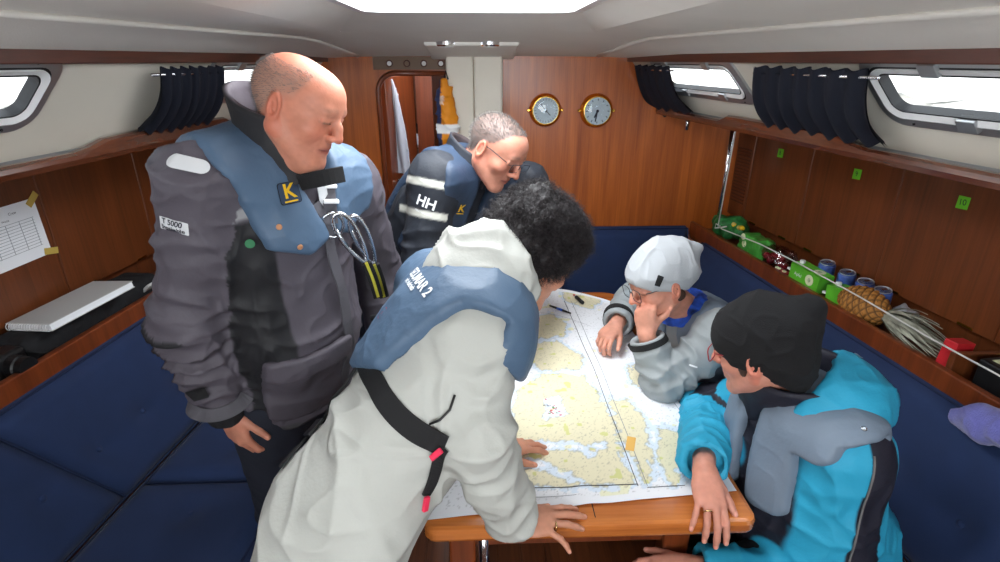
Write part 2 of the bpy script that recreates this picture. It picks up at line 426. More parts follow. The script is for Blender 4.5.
# ceiling with raised recess and the deck hatch
RX0, RX1, RY0, RY1, RZ = -0.52, 0.44, 0.75, 2.25, 1.850
HX0, HX1, HY0, HY1, HZ = -0.375, 0.315, 1.15, 1.97, 1.899
def ceil_z(t, Y):
    zc = RZ if Y <= RY1 else RZ + (1.766 - RZ) * (Y - RY1) / (2.86 - RY1)
    q = min(1.0, (1 - t) / 0.22); q = q * q * (3 - 2 * q)
    return 1.758 + (zc - 1.758) * (0.55 * q + 0.45 * min(1, (1 - t) / 0.5))
def ceil_rows():
    ys = [YA, -0.3, 0.1, 0.45, RY0] + [RY0 + (RY1 - RY0) * i / 8 for i in range(1, 9)] + [2.35, 2.45, 2.6, 2.75, 2.86]
    V = []; nx = None; rows = []
    for Y in ys:
        E = 1.085 - K * Y
        xs = [-E * (1 - 0.06 * i) for i in range(5)]; xs += [xs[-1] + (RX0 - xs[-1]) * i / 5 for i in range(1, 6)]
        xs += [RX0 + (RX1 - RX0) * i / 6 for i in range(1, 7)]; n1 = len(xs)
        xr = [E * (1 - 0.06 * i) for i in range(5)][::-1]
        xs += [RX1 + (xr[0] - RX1) * i / 5 for i in range(1, 6)] + xr[1:]
        rows.append([(x, Y, ceil_z(abs(x) / E, Y) if not (RX0 - .01 <= x <= RX1 + .01 and RY0 - .01 <= Y <= RY1 + .01) else RZ) for x in xs])
    return ys, rows
ys, rows = ceil_rows(); nx = len(rows[0]); V = [p for r in rows for p in r]; Fc = []
for i in range(len(rows) - 1):
    for k in range(nx - 1):
        xm = (rows[i][k][0] + rows[i][k + 1][0]) / 2; ym = (ys[i] + ys[i + 1]) / 2
        if RX0 < xm < RX1 and RY0 < ym < RY1: continue
        Fc.append((i * nx + k, (i + 1) * nx + k, (i + 1) * nx + k + 1, i * nx + k + 1))
cl = struct(mk('ceiling', V, Fc, 'headliner', smooth=True))
def ringface(A, B, name, m, par):
    V = list(A) + list(B); n = len(A)
    return mk(name, V, [(k, (k + 1) % n, n + (k + 1) % n, n + k) for k in range(n)], m, par)
def rr3(x0, x1, y0, y1, r, z, n=6): return [(p[0], p[1], z) for p in rrect(x1 - x0, y1 - y0, r, n, (x0 + x1) / 2, (y0 + y1) / 2)]
A = rr3(RX0, RX1, RY0, RY1, 0.001, RZ); B = rr3(HX0 - 0.02, HX1 + 0.02, HY0 - 0.02, HY1 + 0.02, 0.08, HZ - 0.006)
ringface(A, B, 'hatch_recess', 'headliner', cl)
h_ = empty('window_5', ((HX0 + HX1) / 2, (HY0 + HY1) / 2, HZ)); h_['kind'] = 'structure'
A = rr3(HX0 - 0.02, HX1 + 0.02, HY0 - 0.02, HY1 + 0.02, 0.08, HZ - 0.006); B = rr3(HX0 + 0.01, HX1 - 0.01, HY0 + 0.01, HY1 - 0.01, 0.07, HZ - 0.006)
ringface(A, B, 'hatch_frame', 'white_plastic', h_)
A2 = rr3(HX0 + 0.01, HX1 - 0.01, HY0 + 0.01, HY1 - 0.01, 0.07, HZ + 0.085)
ringface(B, A2, 'hatch_coaming', 'white_plastic', h_)
A3 = rr3(HX0 + 0.01, HX1 - 0.01, HY0 + 0.01, HY1 - 0.01, 0.07, HZ + 0.04); A4 = rr3(HX0 + 0.014, HX1 - 0.014, HY0 + 0.014, HY1 - 0.014, 0.07, HZ + 0.036)
ringface(A3, A4, 'hatch_seal', 'seal_black', h_)
for s in (1, -1):
    struct(tube('trim_%d' % (4 if s > 0 else 5), [(XS(0.88, Y, s), Y, ceil_z((0.88 - K * Y) / (1.062 - K * Y), Y) - 0.002) for Y in np.linspace(YA, 2.8, 24)], 0.014, 'headliner', n=8, flat=0.5))
# spot lamps on the collar
for i, u in enumerate((446, 490)):
    c = WY(u, 44.5, 2.50)
    e = empty('ceiling_lamp', c, 'round flush ceiling lamp, the %s one of the pair by the mast' % ('left', 'right')[i], 'lamp', 'ceiling lamps by the mast')
    Rd = np.stack([V3(1, 0, 0), V3(0, -1, 0), V3(0, 0, -1)], 1)
    Vv, Ff = lathe([(0.050, -0.012), (0.050, 0.002), (0.042, 0.008), (0.034, 0.008)], c, Rd, 28); mk('rim', Vv, Ff, 'chrome', e)
    Vv, Ff = lathe([(0.036, 0.004), (0.034, 0.0095), (0.01, 0.012)], c, Rd, 24); mk('lens', Vv, Ff, 'white_plastic', e)
# aft end: side panels and step of the open companionway, behind the camera
struct(prism('wall_back', [(-1.75, 0), (1.75, 0), (1.75, 1.53), (1.14, 1.53), (1.12, 1.80), (0.7, 1.82), (0.7, 1.15), (-0.7, 1.15), (-0.7, 1.82), (-1.12, 1.80), (-1.14, 1.53), (-1.75, 1.53)], V3(0, YA, 0), V3(1, 0, 0), V3(0, 0, 1), 0.03, 'teak_cabinet'))
# hull behind everything
for s, nm in ((1, 3), (-1, 4)):
    struct(strip('baseboard_' + ('right' if s > 0 else 'left'), [(0.84, 0), (0.84, 0.33), (0.86, 0.33), (0.86, 0)], s, 'teak_cabinet'))
    struct(strip('wall_hull_' + ('right' if s > 0 else 'left'), [(1.74, 0.3), (1.74, 1.5), (1.78, 1.5), (1.78, 0.3)], s, 'teak_cabinet'))
# outside the windows: stone breakwater and water
for s in (1, -1):
    nx_, nz_ = 60, 16; gx, gz = np.meshgrid(np.linspace(-4, 14, nx_), np.linspace(0, 1, nz_), indexing='ij')
    X = 3.6 + gz * 2.2; P = np.stack([X.ravel(), gx.ravel(), 0.9 + gz.ravel() * 1.5], 1)
    P[:, 0] += 0.35 * fbm(P * 2.2, 3) ; P[:, 2] += 0.22 * fbm(P * 2.6, 8); P[:, 0] *= s
    Fq = np.array([(i * nz_ + k, (i + 1) * nz_ + k, (i + 1) * nz_ + k + 1, i * nz_ + k + 1) for i in range(nx_ - 1) for k in range(nz_ - 1)])
    tag(mk('breakwater', P, Fq if s > 0 else Fq[:, ::-1], 'rock', smooth=False), 'pale rocky breakwater outside the %s windows' % ('right' if s > 0 else 'left'), 'breakwater')
    q = 2.2; w_ = mk('water', [(s * 2.0, -5, 0.95), (s * 6, -5, 0.95), (s * 6, 15, 0.95), (s * 2.0, 15, 0.95)], [(0, 1, 2, 3)], 'water')
    tag(w_, 'pale harbour water outside the %s windows' % ('right' if s > 0 else 'left'), 'water', kind='stuff')

# ------------------------------------------------------------------ side lockers, shelves, settees
AC = 1.66
def sidept(Y, z, a, s): return V3(XS(a, Y, s), Y, z)
def rect_on(name, a, s, Y0, Y1, z0, z1, th, m, parent=None, bev=0.003):
    b = [(XS(a, Y0, s), Y0, z0), (XS(a + th, Y0, s), Y0, z0), (XS(a + th, Y1, s), Y1, z0), (XS(a, Y1, s), Y1, z0)]
    t = [(x, y, z1) for x, y, _ in b]
    if s < 0: b = b[::-1]; t = t[::-1]
    return hexa(name, b, t, m, parent, bev=bev)
def rect_frame(s):
    ex = nrm(V3(-s * K, 1, 0)) * (-1 if s > 0 else 1); ez = V3(0, 0, 1); return ex, ez     # reading direction on that wall
for s in (1, -1):
    nm = 'right' if s > 0 else 'left'
    joints = [(0.905, 1.362), (1.362, 1.818), (1.818, 2.275), (2.275, 2.695)]
    for i, (y0, y1) in enumerate(joints):
        where = ['aftmost', 'second from aft', 'third from aft', 'forward one beside the louvre panel'][i] 
        e = empty('locker', sidept((y0 + y1) / 2, 0.98, AC, s), 'wooden wall locker with flush door along the %s side, %s' % (nm, where), 'locker', 'wall lockers on the %s side' % nm)
        rect_on('body', AC + 0.018, s, y0 + 0.001, y1 - 0.001, 0.975, 1.415, 0.06, 'teak_cabinet', e, bev=0)
        d = rect_on('door', AC, s, y0 + 0.002, y1 - 0.002, 0.975, 1.415, 0.016, 'teak_cabinet', e)
        for yy in (y0 + 0.09, y1 - 0.09):
            rect_on('hinge', AC - 0.002, s, yy - 0.025, yy + 0.025, 0.978, 0.986, 0.004, 'brass', d, bev=0)
    e = empty('louvre_panel', sidept(2.77, 0.98, AC, s), 'wooden ventilation panel with louvre slats at the forward end, %s side' % nm, 'panel')
    rect_on('panel', AC, s, 2.698, 2.848, 0.975, 1.415, 0.016, 'teak_cabinet', e)
    for k in range(17):
        z = 1.05 + k * 0.017; rect_on('slat', AC - 0.004, s, 2.715, 2.83, z, z + 0.009, 0.005, 'teak_trim', e, bev=0.001)
    # open shelf
    e = empty('side_shelf', sidept(1.0, 0.84, 1.6, s), 'open wooden shelf with fiddle board above the %s settee' % nm, 'shelf')
    strip('shelf_base', [(1.47, 0.868), (1.47, 0.882), (1.70, 0.882), (1.70, 0.868)], s, 'teak_cabinet', e)
    strip('fiddle_board', [(1.462, 0.855), (1.462, 0.925), (1.487, 0.925), (1.487, 0.825), (1.475, 0.825)], s, 'teak_ledge' if False else 'teak_door', e, bev=0.005)
    strip('shelf_back', [(1.70, 0.838), (1.70, 0.974), (1.72, 0.974), (1.72, 0.838)], s, 'teak_cabinet', e)
    if s > 0: rect_on('divider', 1.49, s, 1.30, 1.318, 0.882, 0.972, 0.165, 'teak_cabinet', e)

def cushion(name, P8, m, parent, buttons=(), piping=True, puff=0.012, n=14):
    """soft cushion: hexahedron corners (bottom 4 ccw, top 4) -> the +top face gets puffed with button tufts.
    P8[4:8] is the visible face, in order (u0v0,u1v0,u1v1,u0v1)"""
    b, t = np.array(P8[:4], float), np.array(P8[4:], float)
    nrmv = nrm(np.cross(t[1] - t[0], t[3] - t[0])); 
    if np.dot(nrmv, t.mean(0) - b.mean(0)) < 0: nrmv = -nrmv
    g = np.linspace(0, 1, n * 2 + 1); V = []
    lu = np.linalg.norm(t[1] - t[0]); lv = np.linalg.norm(t[3] - t[0])
    for v in g:
        for u in g:
            p = (t[0] * (1 - u) + t[1] * u) * (1 - v) + (t[3] * (1 - u) + t[2] * u) * v
            ed = min(u * lu, (1 - u) * lu, v * lv, (1 - v) * lv); q = min(1, ed / 0.05); h = puff * (1 - (1 - q) ** 2) * 1.3 - 0.015 * (1 - q) ** 2.5
            for (bu, bv) in buttons:
                d2 = ((u - bu) * lu) ** 2 + ((v - bv) * lv) ** 2
                h -= 0.014 * math.exp(-d2 / 0.0012) + 0.008 * math.exp(-d2 / 0.008)
            V.append(p + nrmv * h)
    m_ = len(g); Fc = [(j * m_ + i, j * m_ + i + 1, (j + 1) * m_ + i + 1, (j + 1) * m_ + i) for j in range(m_ - 1) for i in range(m_ - 1)]
    border = [i for i in range(m_)] + [j * m_ + m_ - 1 for j in range(1, m_)] + [(m_ - 1) * m_ + i for i in range(m_ - 2, -1, -1)] + [j * m_ for j in range(m_ - 2, 0, -1)]
    base = len(V)
    for i in border:
        p = V[i]; v_, u_ = divmod(i, m_); u = g[u_]; v = g[v_]
        V.append((b[0] * (1 - u) + b[1] * u) * (1 - v) + (b[3] * (1 - u) + b[2] * u) * v)
    nb = len(border); Fc += [(border[(i + 1) % nb], border[i], base + i, base + (i + 1) % nb) for i in range(nb)]
    Fc.append(tuple(base + i for i in range(nb)))
    o = mk(name, V, Fc, m, parent, smooth=True)
    if piping:
        pts = [V[i] + nrmv * 0.004 for i in border]
        tube('piping', pts, 0.004, 'blue_piping', o, n=6, closed=True)
    for (bu, bv) in buttons:
        p = (t[0] * (1 - bu) + t[1] * bu) * (1 - bv) + (t[3] * (1 - bu) + t[2] * bu) * bv - nrmv * 0.003
        Rn = frame(t[1] - t[0], t[3] - t[0]); 
        if np.dot(Rn[:, 2], nrmv) < 0: Rn[:, 2] *= -1
        Vv, Ff = lathe([(0.011, -0.006), (0.011, 0.0), (0.007, 0.004), (0.001, 0.005)], p, Rn, 12); mk('button', Vv, Ff, m, o, smooth=True)
    return o
def settee(s, cuts_back, cuts_seat, y0, y1):
    nm = 'left' if s < 0 else 'right'
    e = empty('settee', sidept(1.0, 0, 1.0, s), 'long dark blue velour settee with buttoned backrest along the %s side' % nm, 'settee')
    strip('settee_base', [(0.85, 0.0), (0.85, 0.335), (1.46, 0.335), (1.46, 0.0)], s, 'teak_cabinet', e, y0=y0, y1=y1)
    for i in range(len(cuts_back) - 1):
        a, b = cuts_back[i], cuts_back[i + 1]; L = b[0] - a[0]
        f0, f1 = sidept(a[0] + a[1], 0.44, 1.305, s), sidept(b[0] + b[1], 0.44, 1.305, s); f2, f3 = sidept(b[0], 0.865, 1.435, s), sidept(a[0], 0.865, 1.435, s)
        q = [f + V3(s * 0.10, 0, 0) for f in (f0, f1, f2, f3)]; q[2] = f2 + V3(s * 0.035, 0, 0); q[3] = f3 + V3(s * 0.035, 0, 0)
        nbt = max(2, int(round(L / 0.22)))
        bts = [((k + 0.5) / nbt, 0.42) for k in range(nbt)]
        cushion('backrest', q + [f0, f1, f2, f3], 'blue_velour', e, bts)
    for i in range(len(cuts_seat) - 1):
        a, b = cuts_seat[i], cuts_seat[i + 1]; L = b - a
        f = [sidept(a, 0.445, 0.815, s), sidept(b, 0.445, 0.815, s), sidept(b, 0.445, 1.30, s), sidept(a, 0.445, 1.30, s)]
        q = [p - V3(0, 0, 0.11) for p in f]
        nbt = max(2, int(round(L / 0.3)))
        cushion('seat_cushion', q + f, 'blue_velour', e, [((k + 0.5) / nbt, 0.5) for k in range(nbt)])
    return e
settee(-1, [(0.2, 0.1), (1.20, 0.20), (2.0, 0.2), (2.80, 0.0)], [0.3, 1.462, 2.1, 2.82], 0.2, 2.84)
settee(1, [(0.05, 0.0), (0.92, 0.0), (1.80, 0.0), (2.66, 0.0)], [0.05, 0.92, 1.80, 2.22], 0.05, 2.25)
# forward leg of the dinette
e = empty('forward_settee', (0.55, 2.6, 0), 'dark blue velour settee across the forward bulkhead behind the table', 'settee')
box('settee_base', (0.58, 2.55, 0.17), (0.46, 0.27, 0.165), 'teak_cabinet', e)
for (x0, x1) in ((0.118, 0.44), (0.445, 1.125)):
    f = [V3(x0, 2.66, 0.43), V3(x1, 2.66, 0.43), V3(x1, 2.78, 0.905), V3(x0, 2.78, 0.905)]
    cushion('backrest', [f[0] + V3(0, .12, 0), f[1] + V3(0, .12, 0), f[2] + V3(0, .055, 0), f[3] + V3(0, .055, 0)] + f, 'blue_velour', e, [])
for (x0, x1) in ((0.12, 0.50), (0.505, 0.92)):
    f = [V3(x0, 2.26, 0.445), V3(x1, 2.26, 0.445), V3(x1, 2.70, 0.445), V3(x0, 2.70, 0.445)]
    cushion('seat_cushion', [p - V3(0, 0, .11) for p in f] + f, 'blue_velour', e, [])

# ------------------------------------------------------------------ curtains
def curtain(s, label, tl, tr, bl, br, folds, off=0.03, amp=0.012):
    """tl.. = (Y, t) on the window wall"""
    nu, nv = folds * 8 + 1, 14; V = []
    rnd = [random.uniform(0.6, 1.3) for _ in range(folds + 2)]; ph = [random.uniform(-.5, .5) for _ in range(folds + 2)]
    for side in (0, 1):
        for j in range(nv):
            v = j / (nv - 1)
            for i in range(nu):
                u = i / (nu - 1)
                y = (tl[0] * (1 - u) + tr[0] * u) * (1 - v) + (bl[0] * (1 - u) + br[0] * u) * v
                t = (tl[1] * (1 - u) + tr[1] * u) * (1 - v) + (bl[1] * (1 - u) + br[1] * u) * v
                c = u * folds; k = int(c); a = rnd[k] * (1 - (c - k)) + rnd[k + 1] * (c - k)
                sag = 0.02 * math.sin(math.pi * v) 
                w = amp * a * math.sin(2 * math.pi * c + 1.3 * math.sin(3 * v + ph[k])) * (0.55 + 0.45 * v)
                t += -0.05 * a * (v ** 3) * 0.5 * (1 + math.sin(2 * math.pi * c))
                V.append(wallpt(y, t, s, off + sag + w - 0.004 * side))
    n1 = nu * nv; Fc = []
    for j in range(nv - 1):
        for i in range(nu - 1):
            a, b, c, d = j * nu + i, j * nu + i + 1, (j + 1) * nu + i + 1, (j + 1) * nu + i
            Fc.append((a, b, c, d)); Fc.append((n1 + d, n1 + c, n1 + b, n1 + a))
    e = empty('curtain', wallpt((bl[0] + br[0]) / 2, 0, s), label, 'curtain', 'navy window curtains')
    mk('cloth', V, Fc, 'navy_curtain', e, smooth=True)
    A, B = wallpt(tl[0] + 0.02, 0.965, s, off), wallpt(tr[0] - 0.02, 0.965, s, off)
    tube('curtain_rail', [A, B], 0.004, 'chrome', e, n=8)
def cp4(s, *pts): return [wallpx(u, v, s) for (u, v) in pts]
q = cp4(1, (762, 60), (880, 62), (774, 118), (896, 138)); curtain(1, 'gathered navy curtain beside the near right window', *q, folds=7)
q = cp4(1, (640, 60), (676, 61), (662, 110), (699, 107)); curtain(1, 'narrow navy curtain half covering the forward right window', *q, folds=5, off=0.035, amp=0.008)
q = cp4(-1, (216, 60), (150, 61), (200, 116), (132, 124)); curtain(-1, 'gathered navy curtain beside the forward left window', *q, folds=7)

# MATBLOCK
mat('skin', (200, 150, 130), 0.5, attr='Col', bump=0.12, bscale=260, spec=0.35)
for n_ in ('skin',):
    b = MATS[n_].node_tree.nodes['Principled BSDF']; b.inputs['Subsurface Weight'].default_value = 0.12; b.inputs['Subsurface Radius'].default_value = (0.012, 0.004, 0.002); b.inputs['Subsurface Scale'].default_value = 0.6
mat('jacket_shell', (100, 95, 105), 0.62, attr='Col', bump=0.2, bscale=120, spec=0.35, crease=0.7, cscale=9)
mat('denim', (30, 34, 46), 0.85, attr=None, bump=0.5, bscale=700, var=0.18, vscale=12)
mat('vest_blue', (74, 96, 120), 0.55, bump=0.2, bscale=120, var=0.06, vscale=8, crease=0.25, cscale=8)
mat('vest_navy', (46, 62, 84), 0.55, bump=0.25, bscale=120, var=0.06, vscale=8)
mat('webbing_black', (22, 22, 24), 0.75, bump=0.5, bscale=900)
mat('webbing_grey', (84, 82, 88), 0.7, bump=0.4, bscale=700)
mat('reflective', (206, 208, 210), 0.35, bump=0.1, bscale=200)
mat('yellow_print', (232, 186, 30), 0.5)
mat('white_print', (230, 232, 234), 0.5)
mat('red_print', (170, 40, 70), 0.6)
mat('pink_plastic', (226, 50, 84), 0.45)
mat('steel', (190, 192, 196), 0.22, metal=1.0)
mat('leather_dot', (176, 126, 90), 0.6)
mat('green_dot', (40, 110, 70), 0.6)
mat('gold', (214, 190, 140), 0.2, metal=1.0)
mat('hair_grey', (104, 98, 95), 0.6)
mat('hair_dark', (30, 25, 26), 0.55, var=0.4, vscale=40)
mat('zip_tooth', (40, 40, 44), 0.5)


# ------------------------------------------------------------------ soft-body modelling: blended volumes turned into one continuous quad surface
def nm1(a): return np.sqrt(np.einsum('ij,ij->i', a, a))
def smin(a, b, k):
    h = np.clip(0.5 + 0.5 * (b - a) / k, 0, 1); return b * (1 - h) + a * h - k * h * (1 - h)
def smax(a, b, k): return -smin(-a, -b, k)
class Sdf:
    def __init__(self): self.p = []
    def add(self, fn, c, r, k=0.02, op='u'): self.p.append((op, k, fn, np.asarray(c, float), r)); return self
    def rc(self, a, b, ra, rb, k=0.02, op='u'):
        a = np.asarray(a, np.float32); b = np.asarray(b, np.float32); ba = b - a; q = np.float32(max(ba @ ba, 1e-9)); ra = np.float32(ra); rb = np.float32(rb)
        def fn(P):
            h = np.clip(((P - a) @ ba) / q, 0, 1); return nm1(P - a - h[:, None] * ba) - (ra + (rb - ra) * h)
        return self.add(fn, (a + b) / 2, math.sqrt(q) / 2 + float(max(ra, rb)), k, op)
    def chain(self, pts, rad, k=0.02, op='u'):
        for i in range(len(pts) - 1): self.rc(pts[i], pts[i + 1], rad[i], rad[i + 1], k, op)
        return self
    def ell(self, c, r, R=None, k=0.02, op='u'):
        c = np.asarray(c, np.float32); r = np.asarray(r, float); ir = (1 / r).astype(np.float32); R = None if R is None else np.asarray(R, np.float32)
        def fn(P):
            p = P - c
            if R is not None: p = p @ R
            p = p * ir; k0 = nm1(p); k1 = nm1(p * ir) + 1e-9
            return np.where(k0 < 1e-4, -r.min(), k0 * (k0 - 1) / k1)
        return self.add(fn, c, r.max(), k, op)
    def box(self, c, h, rr, R=None, k=0.01, op='u'):
        c = np.asarray(c, float); h = np.asarray(h, float) - rr
        def fn(P):
            p = P - c
            if R is not None: p = p @ R
            q = np.abs(p) - h
            return np.linalg.norm(np.maximum(q, 0), axis=1) + np.minimum(q.max(1), 0) - rr
        return self.add(fn, c, np.linalg.norm(h) + rr, k, op)
    def __call__(self, P):
        lo = P.min(0); hi = P.max(0); c = (lo + hi) / 2; R = np.linalg.norm(hi - lo) / 2
        d = None; far = 1e9
        for (op, k, fn, pc, pr) in self.p:
            lb = np.linalg.norm(c - pc) - pr - R
            if R < 0.2 and lb > 0.06:
                if op == 'u': far = min(far, lb)
                continue
            if op == 'u':
                v = fn(P); d = v if d is None else smin(d, v, k)
            elif d is not None:
                d = smax(d, -fn(P), k)
        if d is None: return np.full(len(P), min(far, 0.5) + 0.0)
        return d
def nets(f, lo, hi, h, n=16):
    """surface of f = 0 as quads, evaluated only in blocks near the surface"""
    lo = np.asarray(lo, float); nb = np.ceil((np.asarray(hi) - lo) / (h * n)).astype(int); D = nb * n + 2
    bi = np.stack(np.meshgrid(*[np.arange(x) for x in nb], indexing='ij'), -1).reshape(-1, 3)
    cen = lo + (bi * n + n / 2) * h
    dv = np.abs(f(cen)); bi = bi[dv < n * h * 0.87 * 1.1 + 0.01]
    ar = np.arange(n + 1); g = np.stack(np.meshgrid(ar, ar, ar, indexing='ij'), -1).reshape(-1, 3)
    keys = []; pos = []; quads = []
    gid = lambda c: (c[..., 0] * D[1] + c[..., 1]) * D[2] + c[..., 2]
    for b in bi:
        o = b * n; P = (lo + (g + o) * h).astype(np.float32); v = f(P).reshape(n + 1, n + 1, n + 1)
        s = v < 0
        if s.all() or not s.any(): continue
        c8 = [s[a:a + n, b_:b_ + n, c_:c_ + n] for a in (0, 1) for b_ in (0, 1) for c_ in (0, 1)]
        tot = sum(x.astype(np.int8) for x in c8); idx = np.argwhere((tot > 0) & (tot < 8))
        if len(idx):
            acc = np.zeros((len(idx), 3)); cnt = np.zeros(len(idx)); i0, i1, i2 = idx.T
            for ax in range(3):
                oth = [i for i in range(3) if i != ax]
                for d1 in (0, 1):
                    for d2 in (0, 1):
                        off = [0, 0, 0]; off[oth[0]] = d1; off[oth[1]] = d2; o2 = list(off); o2[ax] = 1
                        A = v[i0 + off[0], i1 + off[1], i2 + off[2]]; B = v[i0 + o2[0], i1 + o2[1], i2 + o2[2]]; m = (A < 0) != (B < 0)
                        t = np.where(m, A / np.where(m, A - B, 1), 0); acc += np.array(off) * m[:, None]; acc[:, ax] += t; cnt += m
            keys.append(gid(idx + o + 1)); pos.append(lo + (idx + o + acc / cnt[:, None]) * h)
        for ax in range(3):
            sl2 = [slice(0, n)] * 3; sl2[ax] = slice(1, n + 1)
            A = s[:n, :n, :n]; B = s[tuple(sl2)]; m = np.argwhere(A != B)
            if not len(m): continue
            ins = A[m[:, 0], m[:, 1], m[:, 2]]; c = m + o + 1
            o1 = [(1, 2), (2, 0), (0, 1)][ax]; e1 = np.zeros(3, int); e2 = np.zeros(3, int); e1[o1[0]] = 1; e2[o1[1]] = 1
            q = np.stack([gid(c - e1 - e2), gid(c - e2), gid(c), gid(c - e1)], 1)
            q[~ins] = q[~ins][:, ::-1]; quads.append(q)
    keys = np.concatenate(keys); pos = np.concatenate(pos); quads = np.concatenate(quads)
    od = np.argsort(keys); keys = keys[od]; pos = pos[od]
    ii = np.searchsorted(keys, quads); ii = np.clip(ii, 0, len(keys) - 1); ok = (keys[ii] == quads).all(1)
    F_ = ii[ok]
    used = np.unique(F_); rm = -np.ones(len(pos), int); rm[used] = np.arange(len(used))
    return pos[used], rm[F_]
def vnorm(V, F_):
    n = np.cross(V[F_[:, 2]] - V[F_[:, 0]], V[F_[:, 3]] - V[F_[:, 1]]); N = np.zeros_like(V)
    for k in range(4): np.add.at(N, F_[:, k], n)
    return N / (np.linalg.norm(N, axis=1, keepdims=True) + 1e-12)
def relax(V, F_, it=1, lam=0.5):
    e = np.vstack([F_[:, [i, (i + 1) % 4]] for i in range(4)])
    for _ in range(it):
        S_ = np.zeros_like(V); c = np.zeros(len(V)); np.add.at(S_, e[:, 0], V[e[:, 1]]); np.add.at(c, e[:, 0], 1)
        np.add.at(S_, e[:, 1], V[e[:, 0]]); np.add.at(c, e[:, 1], 1)
        V = V * (1 - lam) + lam * S_ / c[:, None]
    return V
def folds(V, N, amp, seed, limbs=(), freq=9.0, st=(1, 1, 1), mask=None):
    """cloth creases: ridged noise plus rings of folds along limbs"""
    w = V + 0.035 * np.stack([noise3(V * 7, seed + i) for i in range(3)], 1)
    q = w * freq * np.asarray(st)
    r = (1 - np.abs(noise3(q, seed + 5)) * 1.6); r2 = 1 - np.abs(noise3(q * 2.1 + 4, seed + 9)) * 1.6
    r = np.clip(r, -1, 1) ** 3 + .2 * r; r2 = r2 ** 3
    d = amp * (r - 0.25) * 0.95 + amp * 0.5 * (r2 - 0.2)
    for (a, b, am, wl, c0, sg) in limbs:
        a = np.asarray(a); b = np.asarray(b); t = nrm(b - a); s = (V - a) @ t; L = np.linalg.norm(b - a)
        dist = np.linalg.norm(V - a - np.clip(s, 0, L)[:, None] * t, axis=1)
        wgt = np.exp(-(np.maximum(0, dist - 0.07) / 0.03) ** 2) * np.exp(-((s / L - c0) / sg) ** 2)
        ph = 2 * math.pi * s / wl + 5.5 * noise3(V * 7, seed + 21) + 2.2 * noise3(V * 17, seed + 22)
        z = (1 - np.abs(np.sin(ph / 2)) * 1.6) * (.45 + .75 * np.clip(noise3(V * 11, seed + 23) + .4, 0, 1.2))
        d += am * wgt * z
    if mask is not None: d = d * mask
    return V + N * d[:, None]
def lerp(a, b, t): return a + (b - a) * t
def C3(*rgb): return np.array(lin(rgb)[:3])
def bvh_of(V, F_): return BVHTree.FromPolygons([tuple(v) for v in V], [tuple(int(i) for i in q) for q in F_])
def cam_hit(bvh, u, v):
    r = nrm(ray(u, v)); h = bvh.ray_cast(Vector(EYE), Vector(r))
    if h[0] is None:
        best = min((bvh.find_nearest(Vector(EYE + r * t)) for t in np.linspace(.7, 2.6, 40)), key=lambda q: q[3])
        return np.array(best[0]), np.array(best[1])
    return np.array(h[0]), np.array(h[1])
def decal(name, V2, F2, o, n, ex, bvh, m, parent, off=0.0016, th=0.0):
    """flat shape wrapped on a surface around point o; ex = reading direction"""
    n = nrm(n); ex = nrm(np.asarray(ex) - n * np.dot(ex, n)); ey = np.cross(n, ex); out = []
    for p in V2:
        q = o + ex * p[0] + ey * p[1]; h = bvh.ray_cast(Vector(q + n * 0.06), Vector(-n), 0.14)
        if h[0] is None: out.append(q + n * off)
        else: out.append(np.array(h[0]) + n * off)
    return mk(name, np.array(out), F2, m, parent, smooth=True)
def grid2(P, m=10, n=6):
    """rounded-rect outline -> filled grid patch (so that it can follow a curved surface)"""
    P = np.array(P); c = P.mean(0); k = len(P); V = [c]; Fc = []
    for i in range(1, n + 1):
        V += [c + (p - c) * i / n for p in P]
    for j in range(k): Fc.append((0, 1 + j, 1 + (j + 1) % k))
    for i in range(n - 1):
        for j in range(k): Fc.append((1 + i * k + j, 1 + (i + 1) * k + j, 1 + (i + 1) * k + (j + 1) % k, 1 + i * k + (j + 1) % k))
    return np.array(V), Fc
def ribbon(name, pts, w, th, bvh, m, parent, off=0.002, n=40, snap=True, dens=True, side=None):
    """webbing strap following a surface"""
    pts = np.array(pts, float)
    if dens:
        seg = np.r_[0, np.cumsum(np.linalg.norm(np.diff(pts, axis=0), axis=1))]; t = np.linspace(0, seg[-1], n)
        pts = np.stack([np.interp(t, seg, pts[:, i]) for i in range(3)], 1)
    Q = []; Ns = []
    for p in pts:
        h = bvh.find_nearest(Vector(p)) if snap else None
        if h is not None and h[0] is not None: Q.append(np.array(h[0])); Ns.append(np.array(h[1]))
        else: Q.append(p); Ns.append(np.array(side if side is not None else V3(0, -1, 0.2)))
    Q = np.array(Q); Ns = np.array(Ns)
    for _ in range(6):
        Ns[1:-1] = (Ns[:-2] + 2 * Ns[1:-1] + Ns[2:]); Ns /= np.linalg.norm(Ns, axis=1, keepdims=True)
        Q[1:-1] = (Q[:-2] + 2 * Q[1:-1] + Q[2:]) / 4
    T = np.gradient(Q, axis=0); V = []; Fc = []
    for i in range(len(Q)):
        b = nrm(np.cross(T[i], Ns[i])); nn = nrm(np.cross(b, T[i])); nn = nn if nn @ Ns[i] > 0 else -nn
        for (x, y) in ((-w / 2, off), (w / 2, off), (w / 2, off + th), (w / 2 * .9, off + th + .0008), (-w / 2 * .9, off + th + .0008), (-w / 2, off + th)): V.append(Q[i] + b * x + nn * y)
    for i in range(len(Q) - 1):
        for k in range(6): Fc.append((i * 6 + k, i * 6 + (k + 1) % 6, (i + 1) * 6 + (k + 1) % 6, (i + 1) * 6 + k))
    Fc.append(tuple(range(6))[::-1]); Fc.append(tuple((len(Q) - 1) * 6 + k for k in range(6)))
    return mk(name, V, Fc, m, parent, smooth=False)

